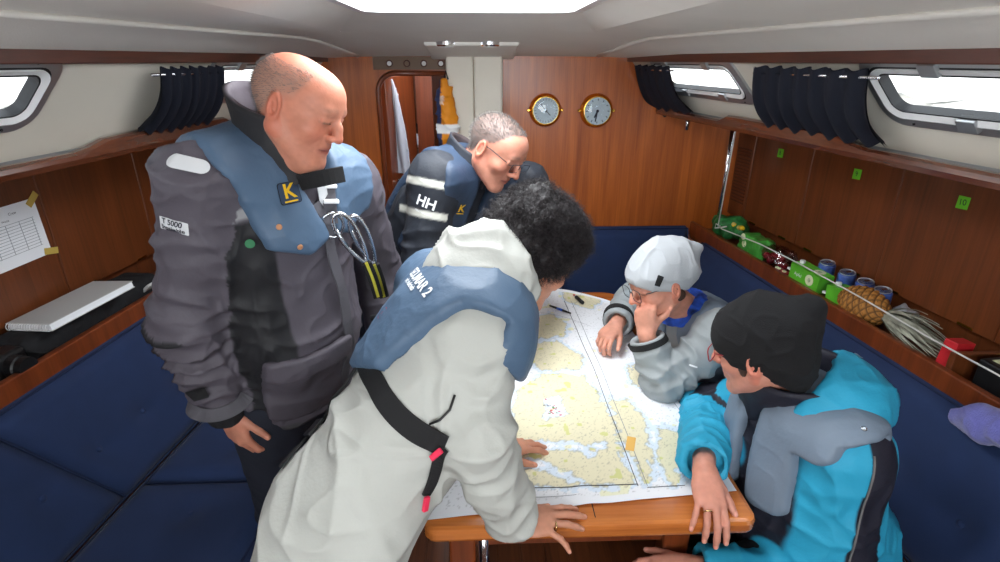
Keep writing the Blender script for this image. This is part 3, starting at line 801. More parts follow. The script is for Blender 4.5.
def add_hand(S, wr, fdir, ddir, side, curl, spread=(7, 2, -3, -9), thumb=(35, 25, 20), sc=1.0, nails=None, knuck=None, fat=1.0):
    """five fingers, each a chain of three bones rooted in its own metacarpal; curl in degrees per joint"""
    y = nrm(fdir); z = np.asarray(ddir, float); z = nrm(z - y * (y @ z)); x = np.cross(y, z); t = -x * side
    wr = np.asarray(wr, float)
    g = lambda a, b, c: wr + sc * (t * a + y * b + z * c)
    offs = (0.027, 0.009, -0.009, -0.026); ky = (0.088, 0.092, 0.086, 0.077)
    ls = ((.041, .026, .020), (.046, .029, .021), (.042, .027, .020), (.033, .020, .018)); rad = (.0090, .0092, .0087, .0076)
    S.ell(g(0.0, 0.05, -0.004), np.array([0.038, 0.046, 0.0145]) * sc, np.stack([t, y, z], 1), k=0.012)
    for i in range(4):
        kn = g(offs[i], ky[i], 0.002 - 0.003 * abs(i - 1))
        S.rc(g(offs[i] * 0.55, 0.008, 0), kn, .0135 * sc, .0105 * sc * fat, 0.010)
        sp = math.radians(spread[i]); d = y * math.cos(sp) + t * math.sin(sp); a = 0.0; p = kn
        cu = curl[i] if hasattr(curl[i], '__len__') else (curl[i] * 0.8, curl[i], curl[i] * 0.7)
        if knuck is not None: knuck.append(kn + z * 0.01)
        for j in range(3):
            a += math.radians(cu[j]); dj = d * math.cos(a) - z * math.sin(a); q = p + dj * ls[i][j] * sc
            r0 = rad[i] * (1, .93, .86)[j] * sc * fat; r1 = rad[i] * (.95, .88, .72)[j] * sc * fat
            S.rc(p, q, r0, r1, 0.0035); p = q
        if nails is not None:
            nz = z * math.cos(a) + d * math.sin(a); nails.append((p - dj * 0.003 * sc + nz * r1, 0.0062 * sc))
    b0 = g(0.016, 0.018, -0.006); b1 = g(0.038, 0.046, -0.014)
    S.rc(b0, b1, .0165 * sc, .0125 * sc, 0.012)
    al, be, ga = [math.radians(v) for v in thumb]      # out from the palm, towards the palm, end bend
    d = y * math.cos(al) * math.cos(be) + t * math.sin(al) * math.cos(be) - z * math.sin(be)
    m1 = b1 + d * 0.033 * sc; d2 = nrm(d * math.cos(ga) + (y * 0.6 - t * 0.4) * math.sin(ga)); m2 = m1 + d2 * 0.027 * sc
    S.rc(b1, m1, .0118 * sc, .0102 * sc, 0.004); S.rc(m1, m2, .0100 * sc, .0078 * sc, 0.003)
    if nails is not None: nails.append((m2 + nrm(t * .3 + z) * .006 * sc, 0.0068 * sc))

def head_frame(fwd, up):
    f = nrm(fwd); u = np.asarray(up, float); u = nrm(u - f * (f @ u)); r = np.cross(f, u); return np.stack([r, f, u], 1)
def add_head(S, o, R, sc=1.0, jaw=1.0, nose=1.0, fat=1.0, nose_w=1.0):
    """skull, jaw, brow, nose, lips, eyes with lids, ears; local axes right / front / up"""
    g = lambda x, y, z: o + R @ (V3(x, y, z) * sc)
    s = lambda *r: np.array(r) * sc
    S.ell(g(0, -.016, .028), s(.076, .098, .082), R, k=.02)
    S.ell(g(0, .028, -.030), s(.060 * fat, .062, .078), R, k=.03)
    S.ell(g(0, .045, .045), s(.062, .050, .050), R, k=.03)
    for e in (-1, 1):
        S.rc(g(.060 * e * fat, -.004, -.045), g(.022 * e * jaw, .066, -.098), .020 * sc, .017 * sc, .025)
        S.ell(g(.043 * e, .058, -.020), s(.024, .026, .022), R, k=.02)
    S.ell(g(0, .074, -.101), s(.022 * jaw, .018, .017), R, k=.02)
    S.rc(g(-.034, .083, .026), g(.034, .083, .026), .0125 * sc, .0125 * sc, .014)
    for e in (-1, 1):
        S.ell(g(.032 * e, .100, .006), s(.017, .014, .011), R, k=.012, op='s')
        S.ell(g(.032 * e, .080, .006), s(.0150, .0135, .0125), R, k=.003)
        S.rc(g(.018 * e, .0935, .0025), g(.047 * e, .086, .003), .0022 * sc, .0022 * sc, .002)   # lower lid
        S.rc(g(.017 * e, .094, .0125), g(.048 * e, .0865, .011), .0034 * sc, .003 * sc, .004)    # upper lid fold
    S.chain([g(0, .088, .022), g(0, .102 + .003 * nose, -.002), g(0, .108 + .008 * nose, -.025)], [.0085 * sc, .0098 * sc, .0118 * sc], .008)
    for e in (-1, 1):
        S.ell(g(.0125 * e * nose_w, .100, -.029), s(.0088, .0115, .0080), R, k=.006)
        S.ell(g(.007 * e, .110, -.036), s(.0035, .006, .004), R, k=.003, op='s')
    S.ell(g(0, .080, -.057), s(.030, .016, .021), R, k=.014)
    S.chain([g(-.025, .083, -.0590), g(-.007, .0935, -.0535), g(0, .0930, -.0545), g(.007, .0935, -.0535), g(.025, .083, -.0590)], [.0025 * sc, .0040 * sc, .0038 * sc, .0040 * sc, .0025 * sc], .003)
    S.chain([g(-.021, .082, -.0625), g(0, .0920, -.0660), g(.021, .082, -.0625)], [.0025 * sc, .0050 * sc, .0025 * sc], .003)
    S.chain([g(-.026, .088, -.0600), g(0, .0985, -.0600), g(.026, .088, -.0600)], [.0022 * sc, .0028 * sc, .0022 * sc], .0015, op='s')
    for e in (-1, 1):                                        # ears: rim, lobe, hollow
        c = V3(.078 * e, -.010, -.004)
        Re = R @ np.array(Matrix.Rotation(e * math.radians(-18), 3, 'Z'))
        S.ell(g(c[0] + .003 * e, c[1], c[2]), s(.0095, .020, .033), Re, k=.006)
        S.ell(g(c[0] + .008 * e, c[1] + .003, c[2] + .002), s(.006, .011, .020), Re, k=.004, op='s')
        S.rc(g(c[0] + .003 * e, c[1] - .002, c[2] + .020), g(c[0] + .005 * e, c[1] + .004, c[2] - .006), .0035 * sc, .0035 * sc, .004)
        S.ell(g(c[0] - .002 * e, c[1] + .008, c[2] - .026), s(.006, .008, .009), Re, k=.006)
def skin_cols(V, o, R, sc, skin, lip, brow, nails, hair=None, seed=3, red=0.35, flush=None):
    L_ = ((V - o) @ R) / sc; x, y, z = np.abs(L_[:, 0]), L_[:, 1], L_[:, 2]
    n = fbm(V * 38, seed); n2 = fbm(V * 140, seed + 4)
    c = skin[None] * (1 + .10 * n[:, None] + .05 * n2[:, None])
    def mixin(col, w): 
        nonlocal c; c = c * (1 - w[:, None]) + np.asarray(col)[None] * w[:, None]
    rc_ = skin * np.array([1.02, .62, .55])
    gs = lambda v, c0, s0: np.exp(-((v - c0) / s0) ** 2)
    face = (np.linalg.norm(L_, axis=1) < .2) & (y > 0)
    mixin(rc_, red * face * gs(x, .042, .022) * gs(z, -.022, .025))
    mixin(rc_, red * 1.2 * face * gs(x, 0, .014) * gs(z, -.026, .014) * (y > .09))
    mixin(rc_, .5 * (np.linalg.norm(L_, axis=1) < .2) * (x > .076) * gs(y, -.01, .04))
    lipm = face * (y > .084) * gs(x, 0, .021) * np.clip(1 - np.abs(z + .060) / .011, 0, 1); mixin(lip, np.clip(lipm * 1.6, 0, .85))
    bz = .0345 - 0.12 * np.maximum(0, x - .03)
    mixin(brow, .75 * face * (y > .055) * np.clip((x - .010) / .006, 0, 1) * np.clip((.052 - x) / .008, 0, 1) * gs(z, bz, .0048) * (.7 + .3 * n2))
    mixin(brow * .5, .85 * face * (y > .07) * np.clip((x - .014) / .005, 0, 1) * np.clip((.050 - x) / .006, 0, 1) * gs(z, .0038, .0022))
    mixin(lip * .35, .7 * face * (y > .080) * np.clip((.026 - x) / .006, 0, 1) * gs(z, -.0602, .0022))
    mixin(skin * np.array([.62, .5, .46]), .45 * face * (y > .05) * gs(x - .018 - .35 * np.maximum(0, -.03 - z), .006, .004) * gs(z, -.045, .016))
    if flush is not None: mixin(flush[0], flush[1](L_))
    if hair is not None: 
        hc, hf = hair; w = np.clip(hf(L_, n2), 0, 1); mixin(hc, w)
    for (p, r) in nails: mixin(np.minimum(skin * 1.35 + .04, 1), .8 * (np.linalg.norm(V - p, axis=1) < r))
    return c
def tuft(name, pts, nrmls, length, jitter, m, parent, w=0.0008, curl=0.0, droop=0.0, segs=3, seed=1):
    """many fine hairs as tapered three-sided strands in one mesh"""
    rg = np.random.RandomState(seed); n = len(pts); V = []; T0 = nrmls + jitter * rg.randn(n, 3); T0 /= np.linalg.norm(T0, axis=1, keepdims=True)
    side = np.cross(T0, rg.randn(n, 3)); side /= np.linalg.norm(side, axis=1, keepdims=True); up = np.cross(T0, side)
    ln = length * rg.uniform(.6, 1.2, n)[:, None]; ph = rg.uniform(0, 6.28, n)[:, None]; fr = rg.uniform(1.2, 2.2, n)[:, None]
    rows = []
    for j in range(segs + 1):
        t = j / segs; c = pts + T0 * ln * t + np.array([0, 0, -droop]) * t * t
        if curl: c = c + curl * (side * (np.cos(ph + 6.28 * fr * t) - np.cos(ph)) + up * (np.sin(ph + 6.28 * fr * t) - np.sin(ph)))
        ww = w * (1 - .8 * t)
        rows.append(np.stack([c + side * ww, c - side * .5 * ww + up * .87 * ww, c - side * .5 * ww - up * .87 * ww], 1))
    V = np.stack(rows, 1).reshape(-1, 3); k = (segs + 1) * 3; F_ = []
    base = (np.arange(n) * k)[:, None]
    for j in range(segs):
        for a in range(3):
            b = (a + 1) % 3; F_.append(base + np.array([j * 3 + a, j * 3 + b, j * 3 + 3 + b, j * 3 + 3 + a])[None])
    o = mk(name, V, np.concatenate(F_), m, parent, smooth=True); o['kind'] = 'stuff'; return o
def glasses(o, R, sc, m, parent, name='glasses', w=.027, h=.0195, y0=.112, z0=.004, rr=.011, rw=.0014, cx=.034, temple=True):
    g = lambda x, y, z: o + R @ (V3(x, y, z) * sc)
    e = empty(name, g(0, y0, z0), parent=parent)
    for s in (-1, 1):
        P = rrect(2 * w, 2 * h, rr, 5)
        pts = [g(cx * s + p[0], y0 - .10 * abs(p[0] + (cx * s)) ** 1.5 * 1.2, z0 + p[1]) for p in P]
        tube('rim', pts, rw * sc, m, e, n=6, closed=True)
        mk('lens', np.array(pts), [tuple(range(len(pts)))], 'pane_clear', e)
        if temple:
            tube('temple', [g((cx + w) * s, y0 - .03 * .8, z0 + .008), g((cx + w + .009) * s, y0 - .035, z0 + .010), g(.079 * s, .02, z0 + .012), g(.082 * s, -.005, z0 + .008), g(.080 * s, -.025, z0 - .02)], rw * 1.1 * sc, m, e, n=6)
    tube('bridge', [g(-(cx - w), y0 - .002, z0 + .004), g(0, y0 + .003, z0 + .008), g(cx - w, y0 - .002, z0 + .004)], rw * sc, m, e, n=6)
    return e
class Fig:
    """joints of a figure and its torso frame (right, front, up)"""
    def __init__(self, J):
        for k, v in J.items(): setattr(self, k, np.asarray(v, float))
        u = nrm(self.neck - self.pel); r = self.shR - self.shL; r = nrm(r - u * (r @ u)); f = np.cross(u, r)
        self.R = np.stack([r, f, u], 1); self.L = np.linalg.norm(self.neck - self.pel)
    def g(self, r, f, u): return self.pel + self.R @ V3(r, f, u)
    def loc(self, P): return (P - self.pel) @ self.R
def body_core(S, G, head, arms=True):
    S.chain([head - G.hR[:, 1] * .015 - G.hR[:, 2] * .045, G.neck], [.052, .058], .03)
    S.ell(G.g(0, 0, G.L * .62), (.150, .095, .20), G.R, .04); S.ell(G.g(0, .01, .10), (.135, .095, .17), G.R, .05)
    S.rc(G.neck, G.shR, .05, .048, .04); S.rc(G.neck, G.shL, .05, .048, .04)
    for a in ('R', 'L'):
        S.chain([getattr(G, 'sh' + a), getattr(G, 'el' + a), getattr(G, 'wr' + a)], [.047, .040, .027], .02)
def jacket_core(G, arms=True, arm=(.074, .066, .054), chest=(.185, .135, .22), belly=(.18, .145, .21), hem=(.185, .150, .17), k=.05, hemu=.02, cuff=.94):
    S = Sdf()
    S.ell(G.g(0, .0, G.L * .66), chest, G.R, k); S.ell(G.g(0, .015, G.L * .36), belly, G.R, k); S.ell(G.g(0, .005, hemu), hem, G.R, k)
    S.rc(G.neck - G.R[:, 2] * .03, G.shR, .070, arm[0], k); S.rc(G.neck - G.R[:, 2] * .03, G.shL, .070, arm[0], k)
    for a in (('R', 'L') if arms else ()):
        sh, el, wr = getattr(G, 'sh' + a), getattr(G, 'el' + a), getattr(G, 'wr' + a)
        S.rc(sh, el, arm[0], arm[1], .045); S.rc(el, lerp(el, wr, cuff), arm[1], arm[2], .025)
    return S
def sleeve_cut(G, a, cuff=.94, r=.04):
    """hollow of the cuff and clean cut square to the forearm"""
    el, wr = getattr(G, 'el' + a), getattr(G, 'wr' + a); t = nrm(wr - el); c = lerp(el, wr, cuff)
    def fn(P):
        s = (P - c) @ t; rad = np.linalg.norm(P - c - s[:, None] * t, axis=1)
        near = np.linalg.norm(P - c, axis=1)
        d_plane = -s                                   # keep s < 0
        hollow = np.maximum(rad - r, np.abs(s) - .03)
        return s, rad, hollow
    return fn
def build_cloth(name, f, lo, hi, h, m, parent, amp=0.004, seed=1, limbs=(), freq=9, st=(1, 1, 1), cols=None, rl=1, mask=None):
    V, F_ = nets(f, lo, hi, h); V = relax(V, F_, rl, .4); N = vnorm(V, F_)
    if amp or limbs: V = folds(V, N, amp, seed, limbs, freq, st, None if mask is None else mask(V))
    at = {'Col': cols(V)} if cols is not None else None
    o = mk(name, V, F_, m, parent, smooth=True, attrs=at); return o, V, F_
def bounds(*pts, pad=.3):
    P = np.array(pts); return P.min(0) - pad, P.max(0) + pad
def boxregion(L_, c, h, rr=.02):
    q = np.abs(L_ - np.asarray(c)) - (np.asarray(h) - rr); return np.linalg.norm(np.maximum(q, 0), axis=1) + np.minimum(q.max(1), 0) - rr
def cuffs(f, G, which=('R', 'L'), cuff=.94, r=.038):
    cs = [sleeve_cut(G, a, cuff, r) for a in which]
    def fn(P):
        d = f(P)
        for c in cs:
            s, rad, hol = c(P); d = np.where(rad < .11, np.maximum(d, np.where(np.abs(s) < .16, s, -1.0)), d); d = np.maximum(d, -hol)
        return d
    return fn
def trousers(name, G, knees, ankles, m, parent, h=.008, rad=(.098, .072, .062), amp=.004, top=.12, seed=2, cols=None, hip=1.0):
    S = Sdf(); S.ell(G.g(0, 0, .02), np.array((.165, .125, .14)) * hip, G.R, .04)
    for i, e in enumerate((1, -1)):
        hip = G.g(.085 * e, 0, -.03); S.chain([hip, knees[i], ankles[i]], list(rad), .035)
    pts = [G.pel] + list(knees) + list(ankles); lo, hi = bounds(*pts, pad=.2)
    return build_cloth(name, S, lo, hi, h, m, parent, amp, seed, [(knees[i], ankles[i], .006, .06, .3, .6) for i in (0, 1)] + [(G.pel, knees[i], .005, .07, .8, .5) for i in (0, 1)], cols=cols)
def shoes(parent, ankles, fwd, m='black_plastic'):
    for a in ankles:
        f = nrm(V3(fwd[0], fwd[1], 0)); S = Sdf(); b = V3(a[0], a[1], .0)
        S.rc(b - f * .05 + V3(0, 0, .045), b + f * .14 + V3(0, 0, .035), .045, .04, .02); S.rc(b + V3(0, 0, .04), b + V3(0, 0, .11), .045, .05, .02)
        fn = lambda P, S=S: np.maximum(S(P), .004 - P[:, 2])
        V, F_ = nets(fn, b - V3(.25, .25, .05), b + V3(.25, .25, .2), .009); mk('shoe', V, F_, m, parent, smooth=True)

def shell_of(S, off, reg, k=.014, inner=.004):
    """cloth layer lying on volume S, limited to a region"""
    def f(P): d = S(P); return np.maximum(smax(d - off, reg(P), k), -(d + inner))
    return f
def polyreg(Q, pts):
    """signed distance to a 2D polygon, Q (N,2)"""
    pts = np.asarray(pts, float); n = len(pts); d = np.full(len(Q), 1e9); s = np.ones(len(Q))
    for i in range(n):
        a = pts[i]; b = pts[i - 1]; e = b - a; w = Q - a; t = np.clip((w @ e) / (e @ e), 0, 1)
        d = np.minimum(d, ((w - t[:, None] * e) ** 2).sum(1))
        c1 = Q[:, 1] >= a[1]; c2 = Q[:, 1] < b[1]; c3 = e[0] * w[:, 1] > e[1] * w[:, 0]
        fl = (c1 & c2 & c3) | (~c1 & ~c2 & ~c3); s = np.where(fl, -s, s)
    return s * np.sqrt(d)

# ------------------------------------------------------------------ table and chart
TZ = 0.75
t_ = empty('table', (0.26, 1.65, 0), 'glossy teak saloon table covered by the sea chart', 'table')
def rpoly(x0, x1, y0, y1, r0, r1, n=6):
    P = []
    for (cx, cy, r, a0) in ((x1 - r1, y1 - r1, r1, 0), (x0 + r1, y1 - r1, r1, 90), (x0 + r0, y0 + r0, r0, 180), (x1 - r0, y0 + r0, r0, 270)):
        for k in range(n + 1): a = math.radians(a0 + 90 * k / n); P.append((cx + r * math.cos(a), cy + r * math.sin(a)))
    return P
prism('table_top', rpoly(-.145, .645, .935, 2.30, .03, .10), V3(0, 0, TZ - .042), V3(1, 0, 0), V3(0, 1, 0), .042, 'teak_table', t_, bev=.012)
box('drop_leaf_joint', (.26, 1.62, TZ + .0003), (.0012, .66, .0004), 'dark_gap', t_)
for y in (1.06, 2.10):
    box('leg', (-.06, y, .35), (.035, .028, .355), 'teak_door', t_, bev=.008); box('leg', (.50, y, .35), (.035, .028, .355), 'teak_door', t_, bev=.008)
    box('rail', (.22, y, .62), (.25, .014, .045), 'teak_door', t_, bev=.004); box('foot', (.22, y, .03), (.30, .04, .022), 'teak_door', t_, bev=.006)
tube('support_post', [(-.005, 1.04, .02), (-.005, 1.04, .705)], .014, 'chrome', t_, n=14)

def cw(x, y): u, v = 480 + x / 2.44, 270 + y / 2.44; return WZ(u, v, TZ)[:2]
LAND = [[(88, 300), (150, 255), (250, 262), (290, 300), (330, 400), (372, 525), (230, 530), (82, 530), (78, 400)],
        [(112, 118), (170, 112), (215, 135), (205, 165), (130, 170)], [(118, 175), (190, 178), (250, 215), (240, 245), (150, 250), (112, 215)],
        [(310, 312), (350, 318), (392, 352), (412, 420), (425, 500), (402, 528), (372, 460)], [(450, 380), (486, 400), (492, 470), (480, 530), (445, 500), (435, 430)],
        [(365, 235), (392, 240), (396, 285), (372, 280)], [(195, 45), (240, 50), (300, 75), (270, 95), (210, 80)]]
WATER = [[(76, 418), (160, 420), (240, 428), (306, 424), (308, 440), (255, 446), (180, 440), (80, 440)], [(85, 452), (150, 462), (215, 495), (250, 520), (215, 524), (160, 490), (80, 480)], [(255, 440), (280, 450), (262, 466)], [(150, 318), (196, 312), (206, 362), (158, 368)]]
def polyreg0(Q, pts):
    pts = np.asarray(pts, float); n = len(pts); d = np.full(len(Q), 1e9); s = np.ones(len(Q))
    for i in range(n):
        a = pts[i]; b = pts[i - 1]; e = b - a; w = Q - a; t = np.clip((w @ e) / (e @ e), 0, 1)
        d = np.minimum(d, ((w - t[:, None] * e) ** 2).sum(1))
        c1 = Q[:, 1] >= a[1]; c2 = Q[:, 1] < b[1]; c3 = e[0] * w[:, 1] > e[1] * w[:, 0]
        s = np.where((c1 & c2 & c3) | (~c1 & ~c2 & ~c3), -s, s)
    return s * np.sqrt(d)
nx_, ny_ = 230, 380
gu, gv = np.meshgrid(np.linspace(0, 1, nx_), np.linspace(0, 1, ny_), indexing='ij'); gu = gu.ravel(); gv = gv.ravel()
nl, nr_, fr_, fl_ = V3(-.155, .962, 0), V3(.63, 1.030, 0), V3(.575, 2.30, 0), V3(-.12, 2.33, 0)
P = (nl * (1 - gu)[:, None] + nr_ * gu[:, None]) * (1 - gv)[:, None] + (fl_ * (1 - gu)[:, None] + fr_ * gu[:, None]) * gv[:, None]
far = np.clip((gv - .86) / .14, 0, 1); P[:, 1] -= .16 * far * np.clip((gu - .55) / .45, 0, 1) ** 2        # rounded far corner
P[:, 2] = TZ + .0035 + .0022 * fbm(P * 5, 4) + .006 * np.exp(-((P[:, 0] - .27 - .02 * np.sin(4 * P[:, 1])) / .03) ** 2) * .6
P[:, 2] += .012 * np.clip((gv - .93) / .07, 0, 1) ** 2
off = np.clip(-.146 - P[:, 0], 0, 1); P[:, 2] -= off * 1.2
Q = P[:, :2]; wob = .010 * fbm(np.c_[Q * 28, np.zeros(len(Q))], 6, 4) + .006 * noise3(np.c_[Q * 110, np.zeros(len(Q))], 9)
wl = np.full(len(Q), 9.0)
for pl in LAND: wl = np.minimum(wl, polyreg0(Q, [cw(*p) for p in pl]))
ws = np.full(len(Q), 9.0)
for pl in WATER: ws = np.minimum(ws, polyreg0(Q, [cw(*p) for p in pl]))
ld = np.maximum(wl, -ws) + wob
isl = noise3(np.c_[Q * 34, np.ones(len(Q)) * 3.3], 12) > .62
W0, SHAL, LND = C3(234, 236, 240), C3(214, 226, 238), C3(224, 217, 186)
c = np.tile(W0, (len(Q), 1)); c[(ld < .016)] = SHAL; c[isl & (ld < .10)] = C3(230, 230, 200); 
sm = np.clip(.5 - ld / .004, 0, 1)[:, None]; c = c * (1 - sm) + LND * sm
edge = np.exp(-(ld / .0022) ** 2)[:, None] * .45; c = c * (1 - edge) + C3(120, 120, 100) * edge
dots = (noise3(np.c_[Q * 260, np.zeros(len(Q))], 31) > .72); c[dots] *= .72
con = np.abs(np.sin(ld * 190 + 2 * noise3(np.c_[Q * 20, np.zeros(len(Q))], 5))) < .10; c[con & (ld < .06) & (ld > -.10)] *= .88
veg = (noise3(np.c_[Q * 46, np.ones(len(Q))], 44) > .74) & (ld < 0); c[veg] = C3(206, 206, 140)
mg = np.minimum(np.minimum(gu * .75, (1 - gu) * .75), np.minimum(gv, 1 - gv) * 1.3) < .022; c[mg] = W0
mat('chart_paper', (230, 232, 236), .75, attr='Col')
Fq = np.array([(i * ny_ + k, (i + 1) * ny_ + k, (i + 1) * ny_ + k + 1, i * ny_ + k + 1) for i in range(nx_ - 1) for k in range(ny_ - 1)])
ch = mk('sea_chart', P, Fq, 'chart_paper', smooth=True, attrs={'Col': c})
tag(ch, 'large unfolded nautical chart with beige land and white water on the table', 'chart')
def ink_line(pts, w, m='ink'):
    V = []; Fc = []; pts = [np.r_[cw(*p), 0] for p in pts]; n = 24
    D = np.array([lerp_(pts, t) for t in np.linspace(0, 1, n)])
    for i, p in enumerate(D):
        t = D[min(i + 1, n - 1)] - D[max(i - 1, 0)]; s = nrm(V3(-t[1], t[0], 0)) * w / 2
        k = np.argmin(((P[:, :2] - p[:2]) ** 2).sum(1)); z = P[k, 2] + .0012
        V += [(p[0] + s[0], p[1] + s[1], z), (p[0] - s[0], p[1] - s[1], z)]
    for i in range(n - 1): Fc.append((2 * i, 2 * i + 1, 2 * i + 3, 2 * i + 2))
    mk('border_line', V, Fc, m, ch)
def lerp_(pts, t):
    k = min(int(t * (len(pts) - 1)), len(pts) - 2); f = t * (len(pts) - 1) - k; return pts[k] * (1 - f) + pts[k + 1] * f
mat('ink_grey', (130, 134, 142), .8)
for pts, w in (([(205, 78), (280, 250), (385, 530)], .0022), ([(222, 78), (298, 250), (408, 530)], .0018), ([(82, 536), (230, 532), (384, 526)], .0024), ([(408, 534), (500, 528)], .002),
               ([(470, 322), (510, 380)], .0015), ([(110, 100), (205, 118), (270, 140)], .0014), ([(200, 60), (222, 118)], .0012), ([(250, 60), (225, 95)], .0012), ([(75, 560), (150, 558), (235, 552)], .0016)):
    ink_line(pts, w, 'ink_grey' if w < .002 else 'ink')
for (x, y) in ((285, 300), (250, 215), (340, 430)):
    a = cw(x, y); b = cw(x + 8, y + 18); d = nrm(np.r_[b - a, 0]); text_obj('chart_print', 'No 317', .010, np.r_[a, TZ + .0085], d, np.cross(V3(0, 0, 1), d), 'ink_grey', ch)
mat('chart_orange', (226, 178, 96), .8); mat('chart_green', (96, 170, 96), .8); mat('chart_red', (196, 70, 80), .8)
prism('chart_block', [(-.012, -.03), (.012, -.03), (.012, .03), (-.012, .03)], np.r_[cw(367, 428), TZ + .0062], nrm(V3(.93, -.35, 0)), nrm(V3(.35, .93, 0)), .0006, 'chart_orange', ch)
for i in range(26):
    x, y = random.gauss(180, 12), random.gauss(342, 12); p = cw(x, y); s_ = random.uniform(.002, .004)
    box('chart_symbol', np.r_[p, TZ + .0068], (s_, s_ * .6, .0003), random.choice(['chart_green', 'chart_red', 'ink_grey']), ch)
for (x, y) in ((192, 55), (200, 60)):
    box('chart_symbol', np.r_[cw(x, y), TZ + .0075], (.014, .007, .0003), 'chart_green', ch, R=rotm(0, 0, .4))
# pens on the chart
def pen(a, b, cols, label, r=.0052):
    A = np.r_[cw(*a), TZ + .016]; Bp = np.r_[cw(*b), TZ + .016]; e = empty('pen', (A + Bp) / 2, label, 'pen')
    for i, (t0, t1, m, k, nm) in enumerate(cols):
        q = A + (Bp - A) * t0; w_ = A + (Bp - A) * t1; tube(nm, [q, w_], [r * k[0], r * k[1]], m, e, n=12)
mat('pen_blue', (40, 90, 190), .35); mat('pen_red', (206, 40, 48), .4)
pen((170, 95), (221, 114), [(0, .35, 'black_plastic', (.8, 1), 'cap'), (.35, .62, 'pen_blue', (1, 1), 'grip'), (.62, 1, 'black_plastic', (1, .6), 'barrel')], 'blue and black ballpoint pen lying on the chart')
pen((228, 68), (250, 88), [(0, .22, 'pen_red', (.5, .9), 'tip'), (.22, .3, 'white_plastic', (1, 1), 'collar'), (.3, 1, 'black_plastic', (1.2, 1.2), 'barrel')], 'short black marker with red tip lying on the chart', r=.0068)

# ------------------------------------------------------------------ brass gauges
RB = np.stack([V3(1, 0, 0), V3(0, 0, 1), V3(0, -1, 0)], 1)
def gauge(name, u, v, r, label, clock):
    c = WY(u, v, YB - .004); e = empty(name, c, label, 'gauge' if not clock else 'clock')
    Vv, Ff = lathe([(r, 0), (r, .012), (r * .90, .020), (r * .88, .034), (r * .82, .040), (r * .78, .038)], c, RB, 40); mk('case', Vv, Ff, 'brass', e, smooth=True)
    for s in (-1, 1):
        Vv, Ff = lathe([(r * .10, 0), (r * .10, .014), (r * .06, .018)], c + V3(s * r * 1.06, 0, 0), RB, 12); mk('lug', Vv, Ff, 'brass', e)
    Vv, Ff = lathe([(r * .79, .0385), (r * .785, .039)], c, RB, 36); d = mk('dial', Vv, Ff, 'dial_white', e)
    for k in range(12 if clock else 24):
        a = 2 * math.pi * k / (12 if clock else 24); q = c + RB @ V3(r * .66 * math.sin(a), r * .66 * math.cos(a), .0398)
        box('tick', q, (r * (.022 if clock else .012), .0004, r * .055), 'ink', d, R=rotm(0, a, 0))
    for a, l, w in (((205, .42, .05), (190, .62, .035)) if clock else ((-40, .5, .02), (135, .4, .02))):
        a = math.radians(a); q = c + RB @ V3(r * l / 2 * math.sin(a), r * l / 2 * math.cos(a), .0412); box('hand', q, (r * w, .0005, r * l / 2), 'ink', e, R=rotm(0, a, 0))
    Vv, Ff = lathe([(r * .09, .040), (r * .08, .043), (r * .02, .044)], c, RB, 14); mk('hub', Vv, Ff, 'ink' if clock else 'chrome', e)
    Vv, Ff = lathe([(r * .80, .044), (r * .55, .048), (r * .2, .0495)], c, RB, 32); mk('glass', Vv, Ff, 'pane_clear', e, smooth=True)
gauge('barometer', 545, 110, .080, 'round brass barometer with plain pale dial on the bulkhead', False)
gauge('ship_clock', 596, 110.5, .083, 'round brass ship clock with black hands on the bulkhead', True)

# ------------------------------------------------------------------ forward cabin seen through the doorway
struct(box('wall_forecabin_left', (-.95, 3.55, .9), (.02, .68, .9), 'teak_cabinet')); struct(box('wall_forecabin_right', (.45, 3.55, .9), (.02, .68, .9), 'teak_cabinet'))
struct(box('wall_forecabin_front', (-.25, 4.25, .9), (.72, .02, .9), 'teak_cabinet'))
struct(box('ceiling_forecabin', (-.25, 3.72, 1.80), (.72, .52, .02), 'headliner')); struct(box('floor_forecabin', (-.25, 3.55, -.02), (.72, .70, .02), 'sole_wood'))
d1 = struct(empty('door_1', (-.47, 2.9, 0)))
A, Bd = V3(-.485, 2.895, 0), V3(-.395, 3.36, 0); ex = nrm(Bd - A)
box('door_leaf', (A + Bd) / 2 + V3(0, 0, .84), (.235, .014, .83), 'teak_door', d1, R=frame(ex, np.cross(V3(0, 0, 1), ex)), bev=.003)
hp = WY(399, 184, 2.97); box('latch_plate', hp, (.004, .008, .03), 'steel', d1, bev=.002); tube('door_handle', [hp + V3(.004, 0, .01), hp + V3(.04, -.01, .01), hp + V3(.045, .05, .008)], .006, 'chrome', d1, n=8)
def cloth_blob(name, f, lo, hi, m, parent=None, h=.007, amp=.004, seed=1, freq=10, cols=None): return build_cloth(name, f, lo, hi, h, m, parent, amp, seed, freq=freq, cols=cols)[0]
pt = struct(empty('wall_partition', (-.3, 3.35, 0)))
x0, x1 = WY(418, 130, 3.36)[0], WY(434, 130, 3.36)[0]
box('panel', ((x0 + x1) / 2, 3.36, .86), ((x1 - x0) / 2, .012, .86), 'teak_door', pt)
sx0, sx1 = WY(399, 158, 3.40)[0], WY(420, 158, 3.40)[0]; sz = WY(410, 156, 3.40)[2]
box('shelf', ((sx0 + sx1) / 2 - .05, 3.55, sz - .02), ((sx1 - sx0) / 2 + .08, .16, .02), 'teak_door', pt, bev=.003)
tag(box('storage_box', WY(410, 222, 3.5), (.07, .10, .17), 'white_plastic', bev=.012), 'white plastic bin on the floor seen through the doorway', 'bin')

